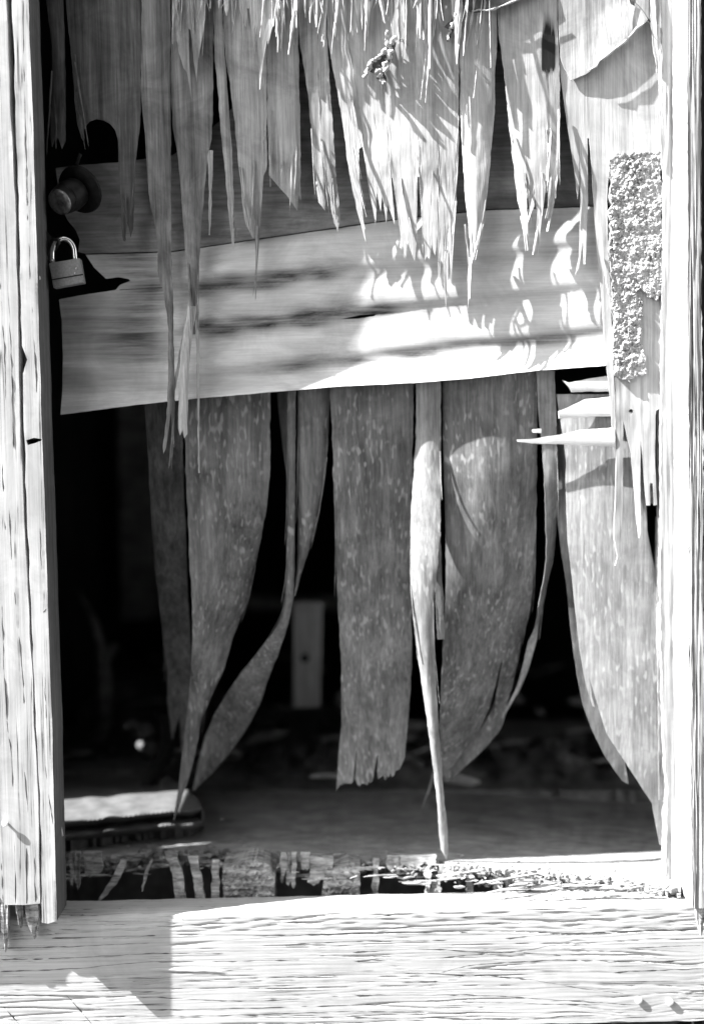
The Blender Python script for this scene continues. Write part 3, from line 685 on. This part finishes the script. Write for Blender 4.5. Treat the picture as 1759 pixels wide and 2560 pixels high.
pan = [(a, b+1.5) for a, b in reversed(SEAM)]+[(1513, 913), (1340, 926), (1180, 945), (1035, 957), (840, 966), (690, 979), (500, 995), (330, 1013), (152, 1036), (157, 960), (158, 890), (155, 800), (148, 748), (200, 738), (290, 724), (300, 712), (326, 702), (322, 697), (298, 692), (265, 696), (235, 668)]
def pstain_shade(a, b):  # dirt bands with ridge-valley shade painted in; shaded left part darkened too
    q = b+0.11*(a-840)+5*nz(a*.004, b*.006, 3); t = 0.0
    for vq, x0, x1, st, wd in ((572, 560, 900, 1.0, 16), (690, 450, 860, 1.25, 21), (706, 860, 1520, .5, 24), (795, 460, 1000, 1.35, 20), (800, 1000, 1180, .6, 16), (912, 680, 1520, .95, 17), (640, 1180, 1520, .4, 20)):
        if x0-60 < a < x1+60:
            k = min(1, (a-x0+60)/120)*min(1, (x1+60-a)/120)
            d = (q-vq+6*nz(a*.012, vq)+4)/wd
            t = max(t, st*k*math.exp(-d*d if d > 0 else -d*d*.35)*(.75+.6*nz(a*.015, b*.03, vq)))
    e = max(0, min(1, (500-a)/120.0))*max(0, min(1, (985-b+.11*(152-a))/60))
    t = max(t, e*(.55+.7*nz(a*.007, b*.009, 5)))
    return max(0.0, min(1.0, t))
split = [(852, 797), (900, 787), (940, 784), (935, 790), (895, 796)]
o = sheet('core_panel', door, pan, M_CORE, paneld, stain=pstain_shade, step=9, jit=.8, th=.003, holes=[split]); o['label'] = 'buckled horizontal-grain core panel across the middle of the door'
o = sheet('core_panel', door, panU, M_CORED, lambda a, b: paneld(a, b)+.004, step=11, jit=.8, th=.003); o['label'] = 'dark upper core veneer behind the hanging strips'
# horizontal lines where the core veneers butt
for a, b, c, d in ((300, 724, 420, 718),):
    tube('veneer_seam', door, [P(a+(c-a)*t/8, b+(d-b)*t/8+nz(t, a)*1.5, paneld(a+(c-a)*t/8, b+(d-b)*t/8)+.0006) for t in range(9)], .0009, M_DARK, 5)

# ---- inner strips below the core panel
def ds(rows, tips=None, mat=M_INNER, lab=None, **k):
    o = strip('inner_veneer_strip', door, rows, mat, tips, **k)
    py = [r[0] for r in rows]
    if py[-1]-py[0] > 500:
        XL = pchip(py, [r[1] for r in rows]); XR = pchip(py, [r[2] for r in rows]); Y = pchip(py, [r[3] for r in rows]); T = pchip(py, [r[4] if len(r) > 4 else 0 for r in rows])
        for q in range(3):
            sd_ = RF.choice((0, 1)); p0 = RF.uniform(py[0]+150, py[-1]-330); L = RF.uniform(120, 300); o0 = RF.uniform(3, 9); wq = RF.uniform(2, 4.5)
            rw = []
            for t in (0, .35, .7, 1):
                p = p0+L*t; X = float(XR(p)) if sd_ else float(XL(p)); y_ = float(Y(p))+float(T(p))*(sd_-.5)
                of = (o0*t*t-1.5)*(1 if sd_ else -1); h = wq*(1-t*.8)/2
                rw.append((p, X+of-h, X+of+h, y_-.001-.004*t))
            strip('splinter', door, rw, mat, th=.001, nu=2, nv=16, edge=.4)
    if lab: o['label'] = lab
    return o
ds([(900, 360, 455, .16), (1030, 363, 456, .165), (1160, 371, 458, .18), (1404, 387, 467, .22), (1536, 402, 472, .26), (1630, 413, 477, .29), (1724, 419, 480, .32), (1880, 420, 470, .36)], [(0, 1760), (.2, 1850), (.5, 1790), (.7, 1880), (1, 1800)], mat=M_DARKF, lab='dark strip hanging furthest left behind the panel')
ds([(880, 455, 677, .128), (1000, 460, 675, .13), (1160, 464, 675, .132), (1235, 467, 670, .136), (1348, 472, 651, .146, .02), (1404, 474, 640, .15, .03), (1498, 480, 618, .16, .04), (1603, 481, 580, .175, .04), (1668, 478, 562, .185, .03), (1743, 472, 526, .195), (1800, 467, 504, .2), (1890, 455, 487, .2), (1985, 444, 458, .2), (2050, 433, 436, .2)], nu=16, nv=80, bulge=.006, lab='broad pointed inner strip curling to a tip')
ds([(880, 690, 722, .15), (990, 693, 722, .15), (1080, 702, 720, .152), (1190, 716, 720, .155)], mat=M_DARKF, nu=4, nv=20)
ds([(880, 716, 740, .125), (1000, 718, 739, .126), (1160, 717, 738, .13), (1300, 718, 737, .135), (1423, 717, 736, .14), (1490, 712, 733, .146), (1550, 698, 722, .158), (1622, 650, 700, .19), (1697, 592, 670, .24), (1762, 550, 647, .27), (1846, 512, 600, .3), (1937, 490, 526, .31), (1976, 482, 486, .315)], nu=10, nv=80, bulge=.003, lab='narrow inner strip folding down into a dark blade to the left')
ds([(880, 743, 828, .132), (1000, 744, 824, .133), (1160, 744, 816, .136), (1216, 744, 808, .138), (1329, 744, 785, .145), (1404, 742, 762, .148), (1490, 734, 738, .15)], nu=10, nv=44, bulge=.006)
ds([(880, 825, 1034, .122), (970, 826, 1033, .122), (1160, 832, 1030, .126), (1273, 836, 1026, .132), (1348, 839, 1025, .138), (1498, 843, 1027, .152), (1649, 851, 1029, .17), (1800, 853, 1020, .19), (1892, 845, 1010, .2), (1976, 839, 1000, .21)],
   [(0, 1980), (.1, 1962), (.22, 1964), (.255, 1955), (.265, 1880), (.275, 1880), (.285, 1950), (.36, 1968), (.45, 1964), (.56, 1950), (.59, 1890), (.60, 1890), (.62, 1945), (.75, 1948), (.88, 1936), (.95, 1925), (1, 1900)], nu=44, nv=80, jag=9, bulge=.004, wav=.003, lab='straight wide inner strip in the middle with a frayed foot')
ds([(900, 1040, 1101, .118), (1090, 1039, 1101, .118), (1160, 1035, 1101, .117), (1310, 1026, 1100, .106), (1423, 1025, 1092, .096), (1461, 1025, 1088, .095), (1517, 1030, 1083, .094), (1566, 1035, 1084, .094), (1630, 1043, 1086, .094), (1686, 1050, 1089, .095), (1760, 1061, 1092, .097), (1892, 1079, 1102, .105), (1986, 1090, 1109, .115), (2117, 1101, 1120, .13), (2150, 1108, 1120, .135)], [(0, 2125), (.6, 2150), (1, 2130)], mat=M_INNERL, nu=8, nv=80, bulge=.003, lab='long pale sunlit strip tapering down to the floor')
ds([(1330, 1080, 1101, .102), (1423, 1085, 1103, .108), (1536, 1090, 1110, .118), (1598, 1093, 1110, .125)], mat=M_INNERL, nu=5, nv=24)
ds([(880, 1104, 1342, .124), (960, 1105, 1342, .124), (1160, 1108, 1341, .126, .006), (1329, 1113, 1339, .134, .02), (1423, 1114, 1335, .142, .03), (1461, 1114, 1332, .146, .035), (1536, 1112, 1321, .156, .045), (1592, 1108, 1306, .166, .05), (1667, 1104, 1291, .18, .06), (1743, 1102, 1272, .2, .06), (1790, 1100, 1262, .215, .06), (1854, 1098, 1218, .235, .05), (1910, 1085, 1160, .25, .03), (1950, 1076, 1122, .26), (2022, 1053, 1058, .265)],
   [(0, 2020), (.12, 2022), (.2, 1960), (.5, 1945), (.62, 1930), (.66, 1900), (.76, 1720), (.775, 1655), (.79, 1655), (.80, 1740), (.84, 1800), (.92, 1770), (1, 1740)], nu=26, nv=90, bulge=.01, lab='broad speckled inner strip curling inward at its foot')
ds([(1640, 1270, 1290, .21), (1743, 1240, 1272, .23), (1816, 1205, 1253, .24), (1880, 1150, 1200, .25), (1950, 1100, 1125, .26)], nu=6, nv=30)
ds([(880, 1337, 1384, .118), (928, 1340, 1385, .118), (1049, 1347, 1390, .12), (1143, 1356, 1392, .122), (1254, 1362, 1392, .128, .01), (1385, 1364, 1385, .136, .02), (1442, 1358, 1368, .142, .03), (1498, 1347, 1360, .15, .02), (1555, 1339, 1347, .16, .01), (1611, 1318, 1338, .17), (1686, 1301, 1312, .19), (1743, 1279, 1287, .2), (1794, 1252, 1256, .21)], mat=M_INNERL, nu=6, nv=70, lab='thin twisted inner strip with a lit edge')
dl = [(1394, 990), (1392, 1290), (1400, 1366), (1415, 1461), (1426, 1573), (1441, 1686), (1456, 1762), (1475, 1816), (1512, 1892), (1554, 1952), (1570, 1960), (1560, 1900), (1520, 1830), (1500, 1740), (1560, 1400), (1560, 990)]
def d7a(a, b): return .132+.03*max(0, (b-1300)/650)**1.3
o = sheet('inner_veneer_strip', door, dl, M_INNER, d7a, step=14)
o7 = [(1390, 985), (1652, 985), (1652, 1800), (1656, 2112), (1648, 2112), (1635, 2042), (1629, 2008), (1606, 1974), (1565, 1910), (1516, 1835), (1500, 1785), (1486, 1740), (1472, 1696), (1478, 1740), (1486, 1768), (1480, 1765), (1465, 1715), (1448, 1625), (1433, 1480), (1418, 1348), (1413, 1200), (1415, 1160), (1408, 1100)]
def d7(a, b): return .112+.018*max(0, (b-1250)/800)-.004*math.sin(max(0, min(1, (a-1400)/250))*3.14)
hole7 = [(1614, 1258), (1650, 1258), (1648, 1285), (1638, 1292), (1637, 1380), (1636, 1425), (1617, 1330)]
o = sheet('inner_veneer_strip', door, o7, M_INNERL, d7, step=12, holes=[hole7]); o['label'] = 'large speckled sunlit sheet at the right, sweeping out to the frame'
# horizontal core splinters
for pts, y in (([(1405, 950), (1420, 956), (1470, 946), (1527, 938), (1529, 978), (1470, 978), (1428, 980), (1420, 966)], .100), ([(1394, 1028), (1420, 1018), (1460, 998), (1530, 990), (1532, 1040), (1460, 1042), (1396, 1046)], .098),
                ([(1291, 1098), (1330, 1097), (1400, 1086), (1450, 1074), (1535, 1068), (1537, 1116), (1470, 1114), (1400, 1110), (1330, 1108), (1293, 1104)], .092), ([(1329, 1073), (1352, 1071), (1352, 1082), (1331, 1081)], .108),
                ([(1408, 1000), (1440, 985), (1450, 990), (1440, 1010), (1412, 1030)], .112)):
    cy = sum(p[1] for p in pts)/len(pts)
    sheet('core_splinter', door, pts, M_CORE, lambda a, b, y=y, cy=cy: y-.006*math.cos(max(-1.3, min(1.3, (b-cy)/26)))+.006, step=6, th=.003, jit=1.2)
# ---- right stile: foam core patch, backing board, edge strip
def rough_d(a, b):
    k = max(.6, min(1.3, .75+1.3*nz(a*.018, b*.014, 9)))*max(.1, min(1, ((a-1525)+(b-385)*.8)/70.0))
    return .087+.0030*nz(a*.035, b*.035)+k*(.0034*nz((a-1520)*.10, (b-380)*.10, 4.3)+.0034*nz((a-1520)*.21, (b-380)*.21, 8.4)+.0026*nz((a-1520)*.44, (b-380)*.44, 3.2))+.006*max(0, nz(a*.05, b*.05, 12)-.25)
fo = [(1525, 395), (1540, 384), (1655, 380), (1655, 735), (1640, 748), (1622, 745), (1612, 728), (1597, 722), (1592, 740), (1605, 760), (1608, 790), (1598, 830), (1604, 870), (1612, 900), (1612, 936), (1590, 940), (1575, 955), (1560, 948), (1537, 938), (1534, 900), (1529, 750), (1523, 600)]
o = sheet('foam_core', door, fo, M_FOAM, rough_d, step=3.4, th=.02, jit=13, smooth=False); o['label'] = 'rough crumbly pale core filling exposed beside the right jamb'
bk = [(1534, 690), (1655, 690), (1655, 1012), (1651, 1020), (1639, 1026), (1637, 1040), (1636, 1150), (1641, 1262), (1633, 1263), (1632, 1218), (1630, 1208), (1624, 1207), (1623, 1215), (1624, 1263), (1615, 1263), (1608, 1180), (1600, 1090), (1599, 1200), (1601, 1330), (1597, 1345), (1590, 1290), (1585, 1226), (1576, 1133), (1557, 1052), (1556, 1130), (1556, 1249), (1552, 1330), (1550, 1390), (1537, 1414), (1543, 1390), (1533, 1340), (1538, 1249), (1540, 1100), (1539, 1030)]
nh = [(1576+6*math.cos(k*.8), 1028+6*math.sin(k*.8)) for k in range(8)]
o = sheet('backing_board', door, bk, M_STILE, lambda a, b: .094+.0012*nz(a*.07, b*.02), step=8, th=.006, holes=[nh], jit=.8); o['label'] = 'pale backing board split into prongs, with a nail hole'
strip('edge_strip', door, [(1010, 1640, 1655, .1), (1262, 1643, 1656, .1), (1700, 1644, 1657, .102), (2000, 1646, 1658, .11)], M_INNER, th=.004, nu=3, nv=40)
strip('door_stile', door, [(-260, 1652, 1683, .084), (640, 1654, 1683, .084), (1160, 1651, 1692, .085), (1500, 1650, 1695, .088), (1800, 1656, 1697, .09), (2000, 1666, 1699, .09), (2220, 1664, 1700, .09)], M_STILE, th=.03, nu=10, nv=160, disp=grain_v(.0014, .1, 11), edge=1.5)['label'] = 'narrow grained stile against the right jamb'
for rows in ([(60, 1640, 1648, .082), (200, 1646, 1652, .078), (420, 1652, 1655, .08)], [(-100, 1622, 1634, .08), (80, 1628, 1640, .078), (180, 1640, 1644, .08)]):
    strip('splinter', door, rows, M_FRINGE, nu=4, nv=20)

# ------------------------------------------------------------------ lock hardware
kn = empty('door_knob', P(175, 560, .09), 'tarnished round door knob hanging loose beside the jamb', 'door knob')
ax = Vector((-.42, -.78, -.46)).normalized(); kc = P(147, 506, .045)
lathe('knob_face', kn, kc, -ax, [(-.001, .002), (-.0006, .010), (0.0, .0155), (.0012, .0172), (.003, .0176)], M_KNOBF, 28)
lathe('knob_barrel', kn, kc, -ax, [(.003, .0176), (.006, .0186), (.012, .0195), (.014, .0182), (.017, .0200), (.024, .0205), (.026, .0215), (.040, .020), (.044, .012), (.06, .010)], M_KNOB, 28)
lathe('rose_plate', kn, kc-ax*.045, -ax, [(0, .014), (.001, .026), (.004, .0325), (.007, .0335), (.009, .032)], M_KNOB, 30)
tube('latch_pin', kn, [P(185, 430, .085), P(195, 400, .088), P(202, 384, .085)], .003, M_KNOB, 7)
pl = empty('padlock', P(165, 712, .05), 'small square padlock with shiny shackle hanging at the left jamb', 'padlock')
body = [(122, 657), (199, 644), (210, 706), (134, 720)]
o = sheet('lock_body', pl, body, M_LOCK, .046, th=.017, step=60, jit=0, smooth=False); bevel(o, .0016, 3)
g = [(125.4, 697), (208, 683.5)]
sheet('body_band', pl, [(129.8, 697.5), (207.4, 684), (208.0, 687), (130.5, 700.5)], M_IRON, .0456, th=.002, step=80, jit=0, smooth=False)
for c in ((191, 671), (188.5, 683)):
    lathe('rivet', pl, P(c[0], c[1], .0452), (0, -1, 0), [(-.001, .0014), (.0004, .0012), (.0008, .0005)], M_STEEL, 10)
shp = []
for k in range(19):
    t = k/18; an = math.pi*(1-t)
    cx, cy = 158, 632; shp.append(P(cx+27*math.cos(an)+2*t, cy-36*math.sin(an)+(0 if True else 0), .054))
shp = [P(133, 658, .054), P(131, 645, .054)]+shp+[P(188, 645, .054), P(190, 652, .054)]
tube('shackle', pl, shp, .0035, M_STEEL, 12)
hs = empty('hasp', P(112, 660, .05), 'dark iron hasp and staple on the left jamb behind the padlock', 'hasp')
sheet('hasp_plate', hs, [(100, 575), (112, 572), (128, 590), (140, 600), (146, 615), (138, 628), (124, 625), (116, 650), (110, 690), (103, 690)], M_IRON, .06, th=.004, step=30, jit=0, smooth=False)
tube('staple', hs, [P(128, 600, .066), P(136, 598, .054), P(146, 600, .046), P(148, 608, .046), P(140, 614, .056), P(130, 614, .066)], .0025, M_IRON, 8)

# ------------------------------------------------------------------ rotten floor
ZF = 0.022
def zf(px): return ZF-.018*max(0, min(1, (px-1150)/480.0))
fl = empty('rotten_floor', PZ(880, 2150, ZF), 'rotted plywood floor edge inside the doorway', 'floor')
del fl['category']; fl['kind'] = 'structure'
FE = [(-60, 2175), (160, 2140), (230, 2150), (330, 2138), (430, 2128), (560, 2128), (660, 2135), (760, 2150), (860, 2150), (960, 2150), (1060, 2158), (1160, 2168), (1260, 2176), (1360, 2184), (1460, 2195), (1560, 2206), (1640, 2218), (1700, 2228)]
fe = pchip([a[0] for a in FE], [a[1] for a in FE])
random.seed(21)
for layer in range(5):
    z = ZF-0.0065*layer
    rg = []
    for k in range(0, 221):
        x = -60+1760*k/220
        j = 9*nz(x*.045, layer*7.7)+7*nz(x*.14, layer*3.1)+(random.uniform(-5, 5))
        rg.append((x, float(fe(x))+j+layer*7.5-(4 if layer else 4)+(14*nz(x*.012, layer*5.5) if layer > 1 else 0)))
    back = 1800 if layer == 0 else 2060
    ol = rg+[(1730, back), (-90, back)]
    o = sheet('floor_ply', fl, ol, M_FLOOR if layer == 0 else M_ROT, (lambda z: (lambda a, b: z+zf(a)-ZF+.0012*nz(a*.03, b*.06, z*900)))(z), th=.0052, step=16 if layer else 20, jit=0, plane='z', smooth=False)
# crumbs along the broken edge
V = []; F = []
for k in range(1100):
    x = random.uniform(150, 1690); e = float(fe(x))
    p = e+random.gauss(-8, 15)+8
    big = random.random()
    c = PZ(x, p, zf(x)+random.uniform(-.016, .005)); c.y = max(c.y, .05)
    L = random.uniform(.002, .009)*(1.6 if big > .8 else 1); wd = random.uniform(.0008, .004); hh = random.uniform(.0005, .0022)
    R = Matrix.Rotation(random.uniform(-.7, .7), 3, 'Z') @ Matrix.Rotation(random.uniform(-.6, .6), 3, 'Y') @ Matrix.Rotation(random.uniform(-.8, .8), 3, 'X')
    s = len(V)
    for dx, dy, dz_ in ((-1, -.6, -.7), (1, -.2, -.5), (.8, .7, -.6), (-.7, .8, -.5), (-.6, -.4, .8), (.9, -.1, .5), (.5, .4, .9), (-.8, .5, .5)):
        V.append(c+R @ Vector((dx*L/2, dy*wd/2, dz_*hh)))
    F += [(s, s+3, s+2, s+1), (s+4, s+5, s+6, s+7), (s, s+1, s+5, s+4), (s+1, s+2, s+6, s+5), (s+2, s+3, s+7, s+6), (s+3, s, s+4, s+7)]
o = link('crumbs', V, F, M_DEBRIS, fl); o['kind'] = 'stuff'
# long fibrous splinters peeling off the edge
RE = random.Random(77)
for k in range(120):
    x = RE.uniform(150, 1660); e = float(fe(x)); L = RE.uniform(25, 110); p = e+RE.uniform(-8, 30); sl = RE.uniform(-.12, .12)+.06
    z = zf(x)+RE.uniform(-.02, .003)*(1 if x < 1400 else .3); r = RE.uniform(.0008, .0026); q = []
    for t in range(6):
        xx = x+L*(t/5-.5); c = PZ(xx, p, zf(xx)); c.y = max(c.y, .05); c.z = z+(t/5-.5)*sl*L*.0005+.0015*nz(xx*.06, k); c.y += .004*nz(xx*.04, k+50); q.append(c)
    tube('edge_splinter', fl, q, [r*.4, r*.9, r, r*1.1, r*.8, r*.3], M_ROT, 5, smooth=False, flat=RE.uniform(.5, 1.6))
# hanging rotten pieces under the edge
def hang(rows, tips=None, th=.006, mat=M_ROT, nu=8, nv=14, jag=6, nm='hanging_splinter'):
    rows = [(r[0], r[1], r[2], .108+(max(.1, r[3])-.1)*.3) for r in rows]
    return strip(nm, fl, rows, mat, tips, th=min(th, .012), nu=nu, nv=nv, jag=jag, wav=.003, edge=3)
hang([(2150, 300, 322, .17), (2200, 275, 298, .16), (2268, 234, 240, .14)], nu=4)
hang([(2150, 374, 382, .18), (2228, 353, 358, .17)], nu=3)
hang([(2130, 415, 446, .17), (2200, 432, 458, .15), (2275, 445, 470, .13)], nu=4)
hang([(2140, 470, 495, .16), (2200, 485, 505, .15), (2275, 495, 515, .13)], nu=4)
hang([(2150, 530, 550, .16), (2275, 530, 548, .14)], nu=4)
for a, b, c in ((175, 185, 2215), (190, 200, 2225), (210, 255, 2185), (700, 712, 2205), (716, 726, 2215), (728, 740, 2222), (752, 775, 2175)):
    hang([(2130, a, b, .17), (c-20, a, b, .16), (c, a+3, b-3, .155)], nu=4)
for a, b, p0, c in ((930, 945, 2160, 2270), (1060, 1076, 2180, 2262), (1076, 1100, 2215, 2265), (1164, 1180, 2190, 2256), (1234, 1256, 2200, 2262), (1262, 1274, 2200, 2262), (1276, 1296, 2205, 2255)):
    hang([(p0-15, a, b, .16), ((p0+c)/2, a+2, b+1, .145), (c, a+6, b+4, .125)], nu=4)
for a, b, p0, c in ((770, 830, 2150, 2220), (970, 1000, 2150, 2190), (1095, 1180, 2175, 2208), (1310, 1420, 2205, 2230), (1420, 1560, 2215, 2245), (1000, 1090, 2150, 2178)):
    n_ = max(4, int((b-a)/8)); hang([(p0-12, a, b, .165), (c, a, b, .15)], [(q/n_, c-random.uniform(0, 22)) for q in range(n_+1)], nu=n_*2, th=.01)
hang([(2210, 1590, 1700, .115), (2250, 1600, 1720, .105), (2282, 1610, 1740, .1)], [(0, 2250), (.2, 2262), (.5, 2272), (.8, 2285), (1, 2290)], nu=16, th=.03, jag=8)
# joist ends standing in the gap
def blockend(px, label, y):
    e = empty('rotten_joist_end', P((px[0][0]+px[2][0])/2, 2290, y+.03), label, 'joist')
    sheet('joist_body', e, px, M_ROT, lambda a, b: y+.006*nz(a*.05, b*.12)+.004*nz(a*.15, b*.3), step=6, th=.06, jit=5, smooth=False)
blockend([(556, 2170), (640, 2150), (672, 2162), (688, 2190), (682, 2300), (556, 2300)], 'crumbling pale joist end under the floor, left of the gap', .112)
blockend([(812, 2180), (870, 2165), (900, 2170), (898, 2300), (800, 2300), (806, 2250)], 'rotten flaking joist end under the middle of the floor edge', .112)

# ------------------------------------------------------------------ inside: slab, plank, post, stick, stones, debris
sb = empty('foam_slab', PZ(300, 2070, ZF), 'pale rounded padded slab lying on the floor inside at left', 'slab')
def PZf(a, b, z): return PZ(a, b, z)
so_ = [(60, 1912), (160, 1905), (260, 1896), (350, 1893), (400, 1915), (430, 1950), (470, 1975), (497, 2000), (512, 2032), (506, 2048), (480, 2053), (430, 2050), (340, 2056), (250, 2066), (160, 2078), (60, 2090)]
def slabz(a, b):
    fr0 = float(np.interp(a, [60, 430, 480, 512], [2090, 2050, 2050, 2040]))
    e = max(0, min(1, (fr0-b)/26.0)); e = math.sin(e*math.pi/2)
    q = ZF+.016+.036*e+.003*nz(a*.02, b*.03)
    if b < 1915: q -= .0
    if 1925 < b < 1975 and a < 400: q -= .012*math.sin((b-1925)/50*math.pi)
    return q
o = sheet('slab_cover', sb, so_, M_SLAB, slabz, step=5, th=.02, jit=1, plane='z')
o2 = sheet('torn_edge', sb, [(60, 2072), (170, 2066), (260, 2056), (350, 2046), (430, 2042), (500, 2040), (480, 2062), (340, 2072), (170, 2098), (60, 2108)], M_SLAB, lambda a, b: ZF+.018+.004*nz(a*.08, b*.1), step=7, th=.018, jit=2, plane='z')
pk = empty('knotty_plank', P(768, 1770, 0.85), 'upright pale plank with a dark knot in the dim interior', 'plank')
sheet('plank_body', pk, [(734, 1508), (745, 1504), (800, 1504), (806, 1512), (800, 1768), (733, 1770)], M_PLANK, 0.85, th=.03, step=40, jit=0, smooth=False)
lathe('knot', pk, P(762, 1645, 0.849), (0, -1, 0), [(0, .009), (.0015, .008), (.0008, .003)], M_DARK, 14)
pb = empty('ball', P(862, 1775, 0.9), 'pale round lump beside the knotty plank', 'ball')
pebble('ball_body', pb, P(858, 1750, 0.9), (.020, .020, .021), M_STONE, 3, .15)
ps_ = empty('hanging_post', P(342, 1550, 1.6), 'faint dark post end hanging in the interior at left', 'post')
o = sheet('post_body', ps_, [(293, 900), (388, 900), (392, 1548), (303, 1552)], M_DEBRIS, 1.6, th=.09, step=60, jit=2, smooth=False)
br = empty('cross_rail', P(700, 1500, 1.7), 'faint horizontal rail behind the knotty plank', 'rail')
sheet('rail_body', br, [(540, 1490), (1100, 1498), (1100, 1530), (540, 1522)], M_DEBRIS, 1.7, th=.05, step=60, jit=2, smooth=False)
stk = empty('forked_stick', P(240, 1905, .75), 'dim forked stick leaning up from the slab', 'stick')
tube('stem', stk, [P(232, 1880, .98), P(258, 1840, .98), P(264, 1790, .98), P(262, 1700, .98), P(258, 1630, .98)], [.012, .013, .015, .016, .014], M_DEBRIS, 9)
tube('branch', stk, [P(258, 1640, .98), P(240, 1560, 1.0), P(200, 1480, 1.02)], [.011, .008, .004], M_DEBRIS, 7)
tube('branch', stk, [P(262, 1650, .98), P(280, 1625, 1.0), P(294, 1612, 1.0)], [.010, .011, .007], M_DEBRIS, 7)
for q, (a, b, s, lb) in enumerate(((372, 1866, .017, 'bright pale stone just above the slab'), (360, 1824, .016, 'pale oblong stone above the bright one'), (333, 1810, .011, 'small grey stone left of the pale oblong stone'))):
    pebble('stone', None, P(a, b, .72), (s*1.3, s, s*.85), M_STONE, q*3)
    o = bpy.data.objects[[x.name for x in COL.objects if x.name.startswith('stone')][-1]]
    tag(o, lb, 'stone', 'pale stones in the debris')
hk = empty('bent_strap', P(360, 1985, .45), 'black bent strap curling down onto the slab', 'strap')
tube('strap_body', hk, [P(385, 1780, .6), P(415, 1800, .56), P(424, 1850, .52), P(410, 1900, .48), P(380, 1940, .45), P(358, 1975, .43), P(352, 1992, .43)], [.008, .012, .014, .013, .013, .011, .006], M_IRON, 9, flat=.5)
# debris heap
random.seed(5)
hp = sheet('rubble_heap', None, [(150, 1690), (300, 1640), (520, 1700), (640, 1760), (840, 1760), (1000, 1800), (1300, 1850), (1660, 1800), (1700, 1975), (100, 1975)], M_SOIL, lambda a, b: ZF+0.004+(.012+.03*nz(a*.01, b*.01)+.02*nz(a*.03, b*.04))*max(0, min(1, (1975-b)/90)), step=16, th=.3, jit=4, plane='z')
tag(hp, 'dark heap of rubble on the floor at the back of the shed', 'rubble', kind='stuff')
for k in range(46):
    px = random.uniform(170, 1600); py = random.uniform(1630, 1960)
    c = PZ(px, py, ZF+random.uniform(.015, .04)); 
    if c.y > 2.7: c.y = 2.7
    L = random.uniform(.02, .10); a = random.uniform(-.5, .5); tl = random.uniform(-.2, .35)
    dv = Vector((math.cos(a)*math.cos(tl), math.sin(a), math.sin(tl)))*L/2
    r = random.uniform(.003, .010)
    o = tube('debris_piece', None, [c-dv, c-dv*.4+Vector((0, 0, r*.4)), c+dv*.5, c+dv], [r*.5, r, r*.9, r*.3], M_DEBRIS, 6, smooth=False, flat=.5)
    tag(o, 'dim broken wood scrap lying in the dark rubble inside', 'wood scrap', 'wood scraps in the dark interior')
